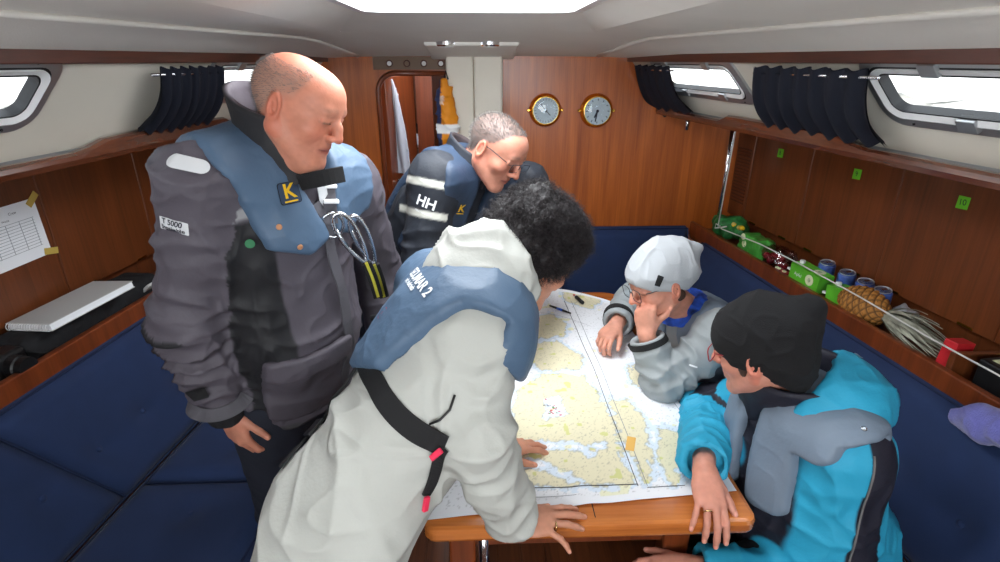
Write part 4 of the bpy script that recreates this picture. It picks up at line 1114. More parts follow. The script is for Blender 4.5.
# ------------------------------------------------------------------ notes and papers
for (u, v, s_) in ((780.5, 153, '8'), (857, 174, '9'), (963, 202.5, '10')):
    o = WS(u, v, AC - .0035); ex, ez = rect_frame(1); ex2 = nrm(ex + .10 * ez); ez2 = nrm(ez - .10 * ex); n_ = nrm(np.cross(ex2, ez2))
    e = prism('sticky_note', [(-.021, -.019), (.018, -.021), (.022, .017), (-.016, .020)], o, ex2, ez2, .0008, 'note_green'); tag(e, {'8': 'green sticky note marked 8 on the forward right locker door', '9': 'green sticky note marked 9 on the middle right locker door', '10': 'largest green sticky note, marked 10, on the nearest right locker door'}[s_], 'note', 'numbered green notes')
    text_obj('number', s_, .026, o + n_ * .0018, ex2, ez2, 'ink', e)
ex, ez = rect_frame(-1); ex = nrm(V3(K, 1, 0)); n_ = nrm(np.cross(ex, V3(0, 0, 1)))
pc = sidept(1.645, 1.235, AC - .003, -1); exr = nrm(ex + .02 * V3(0, 0, 1)); eyr = nrm(np.cross(n_, exr))
e = prism('paper_sheet', rrect(.297, .190, .004, 2), pc, exr, eyr, .0008, 'paper'); tag(e, 'white printed timetable sheet taped to the left locker door', 'paper')
text_obj('heading', 'Crew', .012, pc + exr * .06 + eyr * .068 + n_ * .0016, exr, eyr, 'ink', e); text_obj('heading', 'Wache', .009, pc + exr * .03 + eyr * .05 + n_ * .0016, exr, eyr, 'ink', e)
for k in range(11):
    box('row_line', pc + eyr * (.038 - k * .0095) + n_ * .0015, (.125, .0005, .0004), 'ink_grey', e, R=frame(exr, eyr))
for k in range(6): box('column_line', pc + exr * (-.12 + k * .048) - eyr * .010 + n_ * .0015, (.0005, .048, .0004), 'ink_grey', e, R=frame(exr, eyr))
for (a, b) in ((.142, .092), (.146, -.088)):
    box('tape', pc + exr * a + eyr * b + n_ * .0022, (.026, .011, .0006), 'tape', e, R=frame(nrm(exr + .8 * eyr * (1 if b > 0 else -.3)), eyr))

# ------------------------------------------------------------------ left shelf: notebook, camera bag, camera, folder, papers
ZS = .882
def side_R(s): y_ = nrm(V3(-s * K, 1, 0)); return np.stack([np.cross(y_, V3(0, 0, 1)), y_, V3(0, 0, 1)], 1)
Rl = side_R(-1)
S = Sdf(); S.box(sidept(1.76, ZS + .045, 1.58, -1), (.075, .30, .045), .03, Rl, .02); S.rc(sidept(1.60, ZS + .07, 1.53, -1), sidept(1.75, ZS + .07, 1.53, -1), .03, .03, .02)
cb = cloth_blob('camera_bag', S, sidept(1.4, .7, 1.8, -1), sidept(2.3, 1.1, 1.3, -1), 'black_fabric', amp=.006, freq=14); tag(cb, 'black padded camera bag with red tab on the left shelf', 'bag')
tube('red_tab', [sidept(2.13, ZS + .105, 1.56, -1), sidept(2.17, ZS + .118, 1.55, -1), sidept(2.21, ZS + .105, 1.56, -1)], .009, 'pen_red', cb, n=8, flat=.5)
e = empty('notebook', sidept(1.80, ZS + .115, 1.55, -1), 'white spiral-bound notebook lying on the black camera bag', 'notebook')
Rn = Rl @ rotm(math.radians(4), math.radians(-6), math.radians(-10))
nc = sidept(1.68, ZS + .118, 1.535, -1)
box('page_block', nc, (.088, .150, .010), 'paper', e, R=Rn); mat('cover_grey', (196, 196, 194), .5); box('cover', nc + Rn[:, 2] * .011, (.091, .153, .0012), 'cover_grey', e, R=Rn, bev=.001); box('back_cover', nc - Rn[:, 2] * .011, (.091, .153, .0012), 'cover_grey', e, R=Rn, bev=.001)
for k in range(16):
    o = nc + Rn @ V3(-.082 + k * .011, -.151, 0); tube('spiral_ring', [o + Rn @ V3(0, .011 * math.cos(a), .012 * math.sin(a)) for a in np.linspace(0, 2 * math.pi, 12, endpoint=False)], .0013, 'white_plastic', e, n=5, closed=True)
e = empty('compact_camera', sidept(1.46, ZS, 1.54, -1), 'black compact camera with lens lying beside the notebook', 'camera')
cc = sidept(1.40, ZS + .045, 1.55, -1)
box('body', cc, (.035, .065, .042), 'black_plastic', e, R=Rl, bev=.012); Vv, Ff = lathe([(.034, 0), (.034, .03), (.030, .034), (.030, .055), (.024, .056)], cc + Rl @ V3(.03, .01, 0), np.stack([Rl[:, 1], Rl[:, 2], Rl[:, 0]], 1), 24); mk('lens', Vv, Ff, 'black_plastic', e, smooth=False)
box('grip', cc + Rl @ V3(.03, -.05, 0), (.014, .014, .038), 'black_fabric', e, R=Rl, bev=.008); Vv, Ff = lathe([(.010, 0), (.010, .008), (.008, .010)], cc + Rl @ V3(.01, -.04, .042), Rl, 16); mk('dial', Vv, Ff, 'steel', e)
tube('strap', [cc + Rl @ V3(.03, .06, .02), cc + Rl @ V3(.06, .09, .0), cc + Rl @ V3(.04, .16, -.01), cc + Rl @ V3(.0, .13, .02), cc + Rl @ V3(.02, .07, .03)], .005, 'webbing_black', e, n=6, flat=.4)
e = box('folder', sidept(1.36, ZS + .012, 1.53, -1), (.03, .10, .010), 'yellow_print' if 'yellow_print' in MATS else mat('folder_yellow', (210, 186, 70), .6), R=Rl, bev=.003); tag(e, 'yellow paper folder at the aft end of the left shelf', 'folder')
e = box('tablet', sidept(2.09, ZS + .05, 1.505, -1), (.006, .15, .038), 'cover_grey', R=Rl @ rotm(0, math.radians(50), 0), bev=.003); tag(e, 'flat grey tablet leaning behind the left fiddle board', 'tablet')

# ------------------------------------------------------------------ right shelf: provisions behind the rope
Rr = side_R(1)
def rp(u, v, a, dz=0): p = WS(u, v, a); return V3(p[0], p[1], p[2] + dz)
def onshelf(Y, a, z): return sidept(Y, ZS + z, a, 1)
mat('leaf_green', (38, 110, 52), .5, bump=.4, bscale=90, var=.5, vscale=40); mat('carton_green', (96, 186, 50), .4, var=.12, vscale=20); mat('film_green', (70, 150, 60), .3, var=.4, vscale=25)
mat('apple_cream', (226, 232, 190), .5); mat('can_blue', (60, 84, 150), .3, var=.5, vscale=30); mat('can_lid', (190, 194, 200), .3, metal=.7); mat('red_card', (196, 36, 44), .5)
mat('pineapple_skin', (164, 110, 52), .7, attr='Col', bump=.4, bscale=150); mat('pine_leaf', (160, 160, 144), .7, var=.3, vscale=30); mat('berry_red', (150, 26, 40), .4, var=.4, vscale=30); mat('purple_fleece', (104, 104, 176), .95, bump=.7, bscale=300, sheen=.4)
S = Sdf()
for i in range(14): S.ell(onshelf(2.60 + random.uniform(-.11, .11), 1.56 + random.uniform(-.05, .05), .05 + random.uniform(0, .05)), (.04, .045, .038), None, .012)
b = cloth_blob('vegetable_bag', S, onshelf(2.9, 1.8, -.05) - V3(.3, .6, 0), onshelf(2.3, 1.4, .3) + V3(.2, .5, .1), 'leaf_green', amp=.004, freq=24); tag(b, 'dark green net bag of vegetables at the forward end of right shelf', 'bag')
for i in range(7):
    q = onshelf(2.60 + random.uniform(-.1, .1), 1.545, .095 + random.uniform(0, .012)); Vv, Ff = lathe([(.002, -.012), (.014, -.004), (.014, .006), (.004, .012)], q, rotm(.4, .3, 0), 10); mk('yellow_pepper', Vv, Ff, 'yellow_print' if i % 2 else 'tape', b, smooth=True)
S = Sdf(); S.box(onshelf(2.37, 1.55, .055), (.05, .09, .05), .03, Rr, .02); b = cloth_blob('salad_bag', S, onshelf(2.37, 1.55, .05) - .2, onshelf(2.37, 1.55, .05) + .2, 'film_green', amp=.008, freq=22); tag(b, 'light green salad bag with white print on the right shelf', 'bag')
for (a_, z_) in ((-.03, .02), (-.045, -.01)):
    Vv, Ff = lathe([(.016, 0), (.016, .002), (.008, .003)], onshelf(2.43 + a_, 1.498, .075 + z_), np.stack([Rr[:, 1], Rr[:, 2], -Rr[:, 0]], 1), 14); mk('print_patch', Vv, Ff, 'apple_cream', b)
S = Sdf(); S.ell(onshelf(2.20, 1.55, .055), (.055, .085, .05), Rr, .02); S.rc(onshelf(2.17, 1.54, .08), onshelf(2.08, 1.53, .105), .03, .012, .02); b = cloth_blob('plastic_bag', S, onshelf(2.2, 1.55, .05) - .25, onshelf(2.2, 1.55, .05) + .25, 'clear_film', amp=.012, freq=26, h=.006); tag(b, 'crumpled clear plastic bag of red fruit on the right shelf', 'bag')
for i in range(10):
    q = onshelf(2.20 + random.uniform(-.06, .05), 1.555 + random.uniform(-.03, .02), .035 + random.uniform(0, .03)); S = Sdf(); S.ell(q, (.017, .017, .016)); V, F_ = nets(S, q - .03, q + .03, .006); mk('fruit', V, F_, 'berry_red', b, smooth=True)
b = box('berry_punnet', onshelf(2.10, 1.505, .02), (.02, .04, .02), 'berry_red', R=Rr, bev=.006); tag(b, 'small dark red snack pack in front of the plastic bag', 'pack')
for i in range(4): box('berry', onshelf(2.10 + random.uniform(-.03, .03), 1.50, .042), (.006, .006, .004), 'apple_cream', b, bev=.002)
def carton(Y, a, z, L, label, rz, tilt, apple):
    R2 = Rr @ rotm(tilt, 0, rz); c = onshelf(Y, a, z); e = empty('juice_carton', c, label, 'carton')
    box('carton_body', c, (.034, L, .036), 'carton_green', e, R=R2, bev=.003); box('carton_ridge', c + R2 @ V3(0, L + .008, 0), (.033, .010, .004), 'white_plastic', e, R=R2, bev=.001)
    Vv, Ff = lathe([(.011, 0), (.011, .010), (.009, .012)], c + R2 @ V3(0, L - .02, .036), R2, 14); mk('cap', Vv, Ff, 'white_plastic', e)
    if apple:
        for (ly, rr_, mm) in ((-.035, .022, 'apple_cream'), (-.035, .008, 'film_green')):
            Vv, Ff = lathe([(rr_, .0362), (rr_, .0370)], c + R2 @ V3(.004, ly, 0), R2, 20); mk('apple_print', Vv, Ff, mm, e)
            Vv, Ff = lathe([(rr_, 0), (rr_, .001)], c + R2 @ V3(-.0345, ly, .004), np.stack([R2[:, 1], R2[:, 2], -R2[:, 0]], 1), 20); mk('apple_print', Vv, Ff, mm, e)
        text_obj('carton_text', 'Apfel', .02, c + R2 @ V3(-.0352, .03, .0), -R2[:, 1], R2[:, 2], 'white_print' if 'white_print' in MATS else 'white_plastic', e)
carton(1.965, 1.530, .062, .082, 'green juice carton printed with apples lying on the right shelf', .03, .05, True)
carton(1.800, 1.545, .050, .05, 'plain green juice carton between the apple carton and the pineapple', .08, -.1, False)
for i, (u_, v_) in enumerate(((827, 267), (847, 276), (865, 285), (882, 294))):
    Y = WS(u_, v_, 1.60)[1]; c = onshelf(Y, 1.602, .004); Rc = head_frame(V3(0, 1, .1), V3(-.10, -.08, 1)); e = empty('drink_can', c, 'blue drink can with silver lid, %s of four behind the juice carton' % ('first', 'second', 'third', 'last')[i], 'can', 'cans on the right shelf')
    Vv, Ff = lathe([(.027, .0), (.031, .008), (.031, .108), (.026, .118)], c, Rc, 20); mk('can_body', Vv, Ff, 'can_blue', e, smooth=True)
    Vv, Ff = lathe([(.027, .117), (.027, .121), (.024, .118), (.010, .118)], c, Rc, 20); mk('lid', Vv, Ff, 'can_lid', e, smooth=False)
    box('pull_tab', c + Rc @ V3(.004, 0, .1205), (.010, .006, .001), 'steel', e, R=Rc, bev=.0005)
# pineapple lying along the shelf with its leafy crown
A, Bp = onshelf(1.80, 1.535, .060), onshelf(1.60, 1.545, .060); ax = nrm(Bp - A); Rp = frame(np.cross(V3(0, 0, 1), ax), V3(0, 0, 1)); 
pe = empty('pineapple', (A + Bp) / 2 - V3(0, 0, .055), 'ripe pineapple lying on its side, dry leaves towards the camera', 'pineapple')
V = []; nu_, nv_ = 120, 72; cl_ = []
for j in range(nv_):
    t = j / (nv_ - 1); th0 = math.pi * t; r0 = .060 * (math.sin(th0) ** .55 if 0 < t < 1 else .001)
    for i in range(nu_):
        a = 2 * math.pi * i / nu_; s1 = (a * 8 / (2 * math.pi) + t * 8.5); s2 = (a * 8 / (2 * math.pi) - t * 8.5)
        d1, d2 = abs(s1 - round(s1)), abs(s2 - round(s2)); e_ = min(d1, d2); bump_ = .007 * min(1, e_ / .22); eye_ = .003 * max(0, 1 - math.hypot(d1 - .5, d2 - .5) / .15)
        r = r0 + bump_ * math.sin(th0) ** .4 + eye_; p = A + ax * (.205 * t) + Rp @ V3(r * math.cos(a), r * math.sin(a), 0)
        V.append(p); f_ = min(1, e_ / .2); cl_.append(lerp_([C3(78, 52, 26), C3(176, 118, 52)], f_) if eye_ < .001 else C3(108, 70, 34))
Fc = [(j * nu_ + i, j * nu_ + (i + 1) % nu_, (j + 1) * nu_ + (i + 1) % nu_, (j + 1) * nu_ + i) for j in range(nv_ - 1) for i in range(nu_)]
mk('fruit_body', V, Fc, 'pineapple_skin', pe, smooth=True, attrs={'Col': np.array(cl_)})
def leaf(o, d, up, L, w, m, par, droop=.3, nm='leaf'):
    V = []; n = 7; d = nrm(d); s = nrm(np.cross(d, up)); u_ = np.cross(s, d)
    for i in range(n + 1):
        t = i / n; c = o + d * L * t + u_ * (.25 * L * t * (1 - t)) - V3(0, 0, droop * L * t * t); ww = w * (1 - t) ** .7 * (.75 + .5 * math.sin(math.pi * min(1, t * 1.3)))
        V += [c - s * ww, c + u_ * -.25 * w, c + s * ww]
    Fc = []
    for i in range(n):
        for k in (0, 1): Fc.append((3 * i + k, 3 * i + k + 1, 3 * i + 4 + k, 3 * i + 3 + k))
    mk(nm, V, Fc, m, par, smooth=True)
tip = A + ax * .205
for k in range(34):
    q = k / 34; a = k * 2.4; spr = .16 + .75 * q; d = ax * (1.0 - .28 * q) + (Rp[:, 0] * math.cos(a) + Rp[:, 1] * math.sin(a)) * spr * .55
    L_ = .14 + .12 * (1 - q) * random.uniform(.7, 1.1); o_ = tip - ax * .012 + (Rp[:, 0] * math.cos(a) + Rp[:, 1] * math.sin(a)) * .016 * q
    e_ = o_ + nrm(d) * L_; zmin = ZS + .02
    if e_[2] - .25 * L_ < zmin: d = nrm(d) + V3(0, 0, (zmin - e_[2] + .25 * L_) / L_)
    xo = XS(1.50, e_[1], 1)
    if e_[0] < xo: d = nrm(d) + V3((xo - e_[0]) / L_, 0, .0)
    leaf(o_, d, Rp[:, 0] * math.cos(a) + Rp[:, 1] * math.sin(a), L_, .011, 'pine_leaf', pe, droop=.2)
b = box('red_box', onshelf(1.352, 1.545, .052), (.034, .020, .052), 'red_card', R=Rr @ rotm(0, .12, .08), bev=.002); tag(b, 'bright red cardboard box against the shelf divider', 'box')
b = box('dark_tin', onshelf(1.20, 1.58, .05), (.06, .07, .05), 'black_plastic', R=Rr, bev=.006); tag(b, 'dark storage tin with pale label behind the divider', 'tin'); box('label', onshelf(1.22, 1.56, .1005), (.02, .03, .0006), 'apple_cream', b, R=Rr)
S = Sdf(); S.ell(onshelf(1.62, 1.625, .05), (.03, .035, .04), None, .02); b = cloth_blob('crumpled_wrapper', S, onshelf(1.655, 1.635, .05) - .1, onshelf(1.655, 1.635, .05) + .1, 'can_lid', amp=.01, freq=40, h=.005); tag(b, 'crumpled silver wrapper next to the drink cans', 'wrapper')
# rope along the shelf
rp_ = [WS(737, 131, 1.47), WS(718, 226, 1.468), WS(722, 229, 1.465), WS(760, 244, 1.452), WS(800, 264, 1.447), WS(860, 297, 1.445), WS(930, 338, 1.445), WS(1000, 376, 1.447), WS(1060, 410, 1.45)]
e = empty('rope', rp_[1], 'thin white rope stretched along the right shelf as a guard line', 'rope'); tube('line', rp_[1:], .0026, 'rope_white', e, n=7); tube('knot', [rp_[1] + V3(.01, -.004, .0), rp_[1] + V3(-.012, .0, .012), rp_[1] + V3(-.014, .0, -.01), rp_[1] + V3(.012, -.006, -.006), rp_[1] + V3(.03, -.03, .006)], .0034, 'rope_white', e, n=7)
tube('lashing', [rp_[0] - V3(.012, .012, 0), rp_[1] - V3(.005, .012, 0)], .003, 'rope_white', e, n=7)
# purple fleece roll added in place of a person's sleeve, on the backrest
S = Sdf(); S.chain([WS(960, 418, 1.40), WS(985, 424, 1.40), WS(1050, 444, 1.40)], [.026, .040, .055], .03)
b = cloth_blob('sleeve_standin', S, WS(1000, 425, 1.4) - .3, WS(1000, 425, 1.4) + .3, 'purple_fleece', amp=.006, freq=12); tag(b, 'purple fleece roll standing in for a sleeve on the near end of right backrest', 'fleece')
# clothes in the doorway
S = Sdf(); tA = WY(386, 79, 3.00); tB = WY(396, 174, 2.99)
def towel(P):
    q = P - tA; t = np.clip(-(q[:, 2]) / (tA[2] - tB[2]), 0, 1); cx = tA[0] + (tB[0] - tA[0]) * t; hw = .030 + .055 * np.sqrt(t); wv = .012 * np.sin((P[:, 0] - cx) * 130 + 4 * P[:, 2])
    dx = np.abs(P[:, 0] - cx) - hw; dy = np.abs(P[:, 1] - tA[1] - wv) - .010; dz = np.maximum(P[:, 2] - tA[2], tB[2] - P[:, 2]); return np.maximum(np.maximum(dx, dy), dz) * .6
mat('towel_white', (196, 202, 214), .9, bump=.4, bscale=300)
b = cloth_blob('towel', towel, tA - V3(.15, .1, .65), tA + V3(.2, .1, .1), 'towel_white', amp=.003, h=.006); tag(b, 'pale blue-white towel hanging in the doorway', 'towel')
tube('towel_hook', [tA + V3(0, .03, -.01), tA + V3(0, 0, .01)], .004, 'chrome', b, n=6)
S = Sdf(); oA = WY(444, 84, 2.72); oB = WY(449, 136, 2.70); S.chain([oA, lerp_([oA, oB], .4), oB], [.022, .035, .045], .02); S.rc(oA + V3(.02, 0, -.04), oB + V3(.025, 0, .02), .02, .026, .02); S.rc(oA + V3(-.02, 0, -.04), oB + V3(-.025, 0, -.06), .02, .026, .02)
def oc(V):
    c = np.tile(C3(214, 132, 20), (len(V), 1)); c[V[:, 0] < oA[0] - .016] = C3(44, 54, 92); c[np.abs(V[:, 2] - oA[2] + .20) < .02] = C3(226, 226, 226); c[(np.abs(V[:, 2] - oA[2] + .07) < .02) & (np.abs(V[:, 0] - oA[0] + .012) < .010)] = C3(220, 190, 170); return c
b = cloth_blob('oilskin', S, oA - V3(.25, .2, .55), oA + V3(.25, .2, .15), 'jacket_shell' if 'jacket_shell' in MATS else mat('jacket_shell', (100, 95, 105), 0.62, attr='Col', bump=0.2, bscale=120, spec=0.35, crease=0.35, cscale=7), amp=.012, freq=14, cols=oc); tag(b, 'orange and navy oilskin jacket hanging beyond the doorway', 'jacket')
tube('hanging_loop', [oA + V3(0, 0, .02), oA + V3(.01, 0, .06), oA + V3(.02, 0, .02)], .004, 'webbing_black' if 'webbing_black' in MATS else 'black_fabric', b, n=6)
for i, (u, v, m, lb) in enumerate(((408, 128, 'black_fabric', 'dark folded clothes on the forecabin shelf'), (414, 140, 'towel_white', 'crumpled pale cloth on the forecabin shelf'))):
    q = WY(u, v, 3.52); q[2] = max(q[2], sz + .035); S = Sdf(); S.ell(q, (.055, .06, .04)); S.ell(q + V3(.03, 0, -.01), (.04, .05, .03)); b = cloth_blob('clothes', S, q - .15, q + .15, m, amp=.012, freq=24, h=.008); tag(b, lb, 'clothes')

# ------------------------------------------------------------------ people
def ring_collar(name, base, R, rx, ry, hfun, flare, gap, th, c_out, c_in, parent, n=72, m_=10, amp=.003, seed=4, shell='jacket_shell', roll=0.0):
    """stand-up collar: open ring around the neck with thickness and two-tone cloth"""
    V = []; cols = []
    for side in (0, 1):
        for j in range(m_ + 1):
            v = j / m_
            for i in range(n + 1):
                a = gap + (2 * math.pi - 2 * gap) * i / n            # 0 = front
                h = hfun(a) * v; f = 1 + flare * v - side * th / rx + roll * max(0, v - .75)
                p = base + R @ V3(rx * f * math.sin(a), ry * f * math.cos(a), h - (roll * .25 * max(0, v - .85) if roll else 0))
                V.append(p); cols.append(c_out if side == 0 else c_in)
    V = np.array(V); V = V + (amp * noise3(V * 16, seed) + amp * .7 * noise3(V * 40, seed + 1))[:, None] * nrm(R @ V3(0.3, 0.6, 0.2))
    k = n + 1; S0 = (m_ + 1) * k; Fc = []
    for j in range(m_):
        for i in range(n):
            a, b, c, d = j * k + i, j * k + i + 1, (j + 1) * k + i + 1, (j + 1) * k + i
            Fc.append((d, c, b, a)); Fc.append((S0 + a, S0 + b, S0 + c, S0 + d))
    for i in range(n): Fc.append((m_ * k + i, S0 + m_ * k + i, S0 + m_ * k + i + 1, m_ * k + i + 1))
    for i in (0, n):
        for j in range(m_): Fc.append((j * k + i, (j + 1) * k + i, S0 + (j + 1) * k + i, S0 + j * k + i))
    return mk(name, V, Fc, shell, parent, smooth=True, attrs={'Col': np.array(cols)})
def patch(name, P2, o, n, ex, bvh, m, parent, off=.0016): 
    V2, F2 = grid2(P2); return decal(name, V2, F2, o, n, ex, bvh, m, parent, off)
def dtext(name, s, size, o, n, ex, bvh, m, parent, off=.003, bold=True):
    V2, F2 = text_mesh(s, size, bold); return decal(name, V2[:, :2], F2, o, n, ex, bvh, m, parent, off)
def pdir(bvh, u0, v0, u1, v1):
    a, n = cam_hit(bvh, u0, v0); b, _ = cam_hit(bvh, u1, v1); return a, n, nrm(b - a)
def k_logo(bvh, u, v, du, dv, parent, size=.05, badge=True):
    o, n, ex = pdir(bvh, u, v, u + du, v + dv)
    if badge: 
        b = patch('logo_badge', rrect(size, size * .95, .006, 3), o, n, ex, bvh, 'webbing_black', parent, .002)
        patch('badge_border', rrect(size * .94, size * .89, .005, 3), o, n, ex, bvh, 'vest_navy', parent, .0026)
    dtext('logo_letter', 'K', size * .86, o + np.cross(n, ex) * size * .06, n, ex, bvh, 'yellow_print', parent, .0036)
    patch('logo_bar', rrect(size * .62, size * .07, .001, 2, 0, -size * .36), o, n, ex, bvh, 'yellow_print', parent, .0036)

# ---- first person: standing man in a dark grey jacket with a blue life vest
J1 = dict(head=WY(298, 108, 1.22), neck=WY(264, 152, 1.27), shR=WY(201, 186, 1.14), elR=WY(188, 318, 1.14), wrR=WY(226, 410, 1.20),
          shL=WY(346, 186, 1.46), elL=(-.33, 1.62, 1.13), wrL=(-.30, 1.52, .88), pel=WY(294, 382, 1.36))
G = Fig(J1); G.hR = head_frame((.90, -.24, -.40), (.25, .05, 1)); P1 = G
S = Sdf(); add_head(S, G.head, G.hR, .94, jaw=1.15, nose=.4, fat=1.10, nose_w=1.1); body_core(S, G, G.head)
S.chain([G.head + G.hR @ V3(0, .05, -.095), G.head + G.hR @ V3(0, .0, -.12)], [.028, .04], .03)      # double chin
nails = []; knk = []
add_hand(S, G.wrR, (.22, -.05, -.97), (-.45, -.89, .05), 1, [(20, 45, 30), (28, 50, 30), (34, 52, 30), (38, 55, 30)], thumb=(38, 10, 5), nails=nails, sc=1.06, fat=1.12)
add_hand(S, G.wrL, (.1, .0, -1), (.6, .8, 0), -1, [30, 34, 36, 40], nails=nails)
lo, hi = bounds(G.head, G.pel, G.wrR, G.wrL, G.elR, G.elL, pad=.22)
V, F_ = nets(S, lo, hi, .0036)
hairf = lambda L, n: np.clip((L[:, 2] - np.interp(L[:, 1], [-.11, -.05, -.02, .02, .05, .09], [-.07, -.05, .01, .025, .075, .11])) / .03, 0, 1) * np.clip(.60 - .75 * np.exp(-((L[:, 2] - .118) / .04) ** 2) + .12 * n, 0, .6) * (np.linalg.norm(L, axis=1) < .2) * (np.abs(L[:, 0]) < .082)
cols = skin_cols(V, G.head, G.hR, .94, C3(192, 128, 104), C3(160, 84, 76), C3(120, 92, 78), nails, (C3(150, 130, 118), hairf), red=.45,
                 flush=(C3(196, 108, 80), lambda L: .55 * np.exp(-((L[:, 2] - .115) / .04) ** 2) * (np.linalg.norm(L, axis=1) < .2)))
p1 = mk('person', V, F_, 'skin', smooth=True, attrs={'Col': cols})
tag(p1, 'standing balding man in dark grey sailing jacket and blue life vest looking down', 'person')
# cropped hair on the sides of the head
L_ = ((V - G.head) @ G.hR); w = hairf(L_, np.zeros(len(V))); sel = np.where((w > .25))[0]; sel = RNG.choice(sel, 2600); N = vnorm(V, F_)
tuft('hair', V[sel], N[sel] - .8 * G.hR[:, 1] + .3 * G.hR[:, 2] * -1, .006, .25, 'hair_grey', p1, w=.0004, segs=2)
# jacket
S = jacket_core(G, arm=(.080, .071, .058), chest=(.195, .145, .22), belly=(.190, .155, .22), hem=(.185, .150, .16), hemu=.05)
S.rc(G.g(-.06, .10, .20), G.g(.06, .10, .20), .06, .06, .06)
hemc = G.g(0, 0, -.045)
Sj = S; f0 = cuffs(lambda P: smax(Sj(P), -((P - hemc) @ G.R[:, 2]), .01), G, cuff=.95, r=.046)
GREY, BLK, HEM = C3(80, 75, 83), C3(28, 28, 31), C3(64, 64, 66)
def jc(V):
    L = G.loc(V); n = len(V); c = np.tile(GREY, (n, 1)); ar = np.minimum(np.linalg.norm(V - lerp(G.shR, G.elR, .5), axis=1), 9)
    seg = nrm(G.elR - G.shR); onarm = np.linalg.norm((V - G.shR) - np.clip((V - G.shR) @ seg, 0, .3)[:, None] * seg, axis=1) < .092
    fore = np.linalg.norm((V - G.elR) - np.clip((V - G.elR) @ nrm(G.wrR - G.elR), 0, .3)[:, None] * nrm(G.wrR - G.elR), axis=1) < .085
    off_ = ((~onarm) & (~fore)).astype(float); sm = lambda x: np.clip(x / .007 + .5, 0, 1)
    def put(w, col): nonlocal c; c = c * (1 - w[:, None]) + np.asarray(col) * w[:, None]
    put(off_ * sm(.575 - L[:, 2]) * sm(L[:, 0] - .085) * sm(L[:, 2] - .02), BLK)
    put(off_ * sm(.012 - np.abs(L[:, 2] - .595 + .12 * (L[:, 0] - .13))) * sm(L[:, 0] - .06), C3(140, 140, 142))
    put(off_ * sm(-.015 - L[:, 2]), HEM)
    return c * (1 + .05 * noise3(V * 14, 3)[:, None])
lo, hi = bounds(G.neck, G.pel, G.shR, G.wrR, G.wrL, G.elR, G.elL, pad=.24)
jk, JV, JF = build_cloth('jacket', f0, lo, hi, .0056, 'jacket_shell', p1, .0105, 11,
    [(G.shR, G.elR, .010, .075, .75, .45), (G.elR, G.wrR, .013, .055, .25, .45), (G.elR, G.wrR, .008, .045, .75, .3), (G.g(0, 0, 0), G.g(0, 0, .3), .006, .11, .2, .6)], freq=7.5, cols=jc)
B1 = bvh_of(JV, JF)
# life vest: two front lobes joined behind the neck
def vreg(P):
    L = G.loc(P); q = L[:, [0, 2]]; qm = np.stack([-.11 - L[:, 0], L[:, 2]], 1)
    lobe = [(.165, .84), (.165, .70), (.140, .65), (.105, .51), (.02, .480), (-.042, .505), (-.012, .613), (.035, .728), (.05, .84)]
    a = np.maximum(np.minimum(polyreg(q, lobe), polyreg(qm, lobe)), -L[:, 1] - .02)
    d = np.maximum(polyreg(q, [(-.19, .84), (-.19, .58), (.165, .58), (.165, .84)]), L[:, 1] - .0)
    return np.minimum(a, d)
Sv = jacket_core(G, arms=False, arm=(.080, .071, .058), chest=(.195, .145, .22), belly=(.190, .155, .22), hem=(.185, .150, .16), hemu=.05)
fv = shell_of(Sv, .028, vreg, .018)
vs, VV, VF = build_cloth('life_vest', fv, lo, hi, .0055, 'vest_blue', p1, .003, 5, freq=11)
BV = bvh_of(VV, VF)
k_logo(BV, 289, 193, 12, -2.5, vs, .050)
for (u, v) in ((279, 227), (300, 247)):
    o, n, ex = pdir(BV, u, v, u + 5, v)
    if o is not None: Vv, Ff = lathe([(.0065, 0), (.0065, .002), (.004, .0035)], o, frame(ex, np.cross(n, ex)), 14); mk('rivet', Vv, Ff, 'leather_dot', vs)
# stand-up collar with lilac lining
cR = head_frame(nrm(G.hR[:, 1] * V3(1, 1, 0) + .3 * G.R[:, 1]), nrm(nrm(G.head - G.neck) + .5 * G.R[:, 2]))
col = ring_collar('collar', G.neck - cR[:, 2] * .050 + cR[:, 1] * .046, cR, .078, .088, lambda a: .132 + .073 * (1 - math.cos(a)) / 2, .05, .08, .010, BLK * 1.15, C3(116, 108, 116), p1, roll=.1)
# closing flap under the chin
BJ = B1
def flap(u0, v0, u1, v1, w, Y, m, nm, par):
    pts = [WY(u0 + (u1 - u0) * t, v0 + (v1 - v0) * t, Y - .03 * math.sin(t * 3.14)) for t in np.linspace(0, 1, 10)]
    return ribbon(nm, pts, w, .006, None, m, par, snap=False, dens=False, side=V3(.3, -1, .1))
flap(302, 182, 342, 174, .034, 1.19, 'webbing_black', 'collar_tab', col)
# pocket with flap, zip line, sleeve patches and cuff tab
def sh(off, c, h, rr=.02): return shell_of(Sj, off, lambda P: boxregion(G.loc(P), c, h, rr), .004, .002)
po, _, _ = build_cloth('pocket', sh(.011, (.045, .16, .115), (.105, .12, .10)), lo, hi, .0056, 'jacket_shell', jk, .004, 31, cols=lambda V: np.tile(GREY * .82, (len(V), 1)))
build_cloth('pocket_flap', sh(.017, (.045, .16, .195), (.108, .12, .032), .012), lo, hi, .005, 'jacket_shell', po, .003, 33, cols=lambda V: np.tile(GREY * .95, (len(V), 1)))
zp = [G.g(-.07, .25, t) for t in np.linspace(.0, G.L - .05, 16)]
ribbon('zip_cover', zp, .028, .004, B1, 'webbing_grey', jk, off=.004)
o, n, ex = pdir(B1, 188, 164, 200, 167); patch('sleeve_badge', rrect(.078, .032, .0155, 5), o, n, ex, B1, 'reflective', jk, .004)
o, n, ex = pdir(B1, 173, 226, 185, 229); sp = patch('sleeve_label', rrect(.062, .026, .002, 2), o, n, ex, B1, 'reflective', jk, .004)
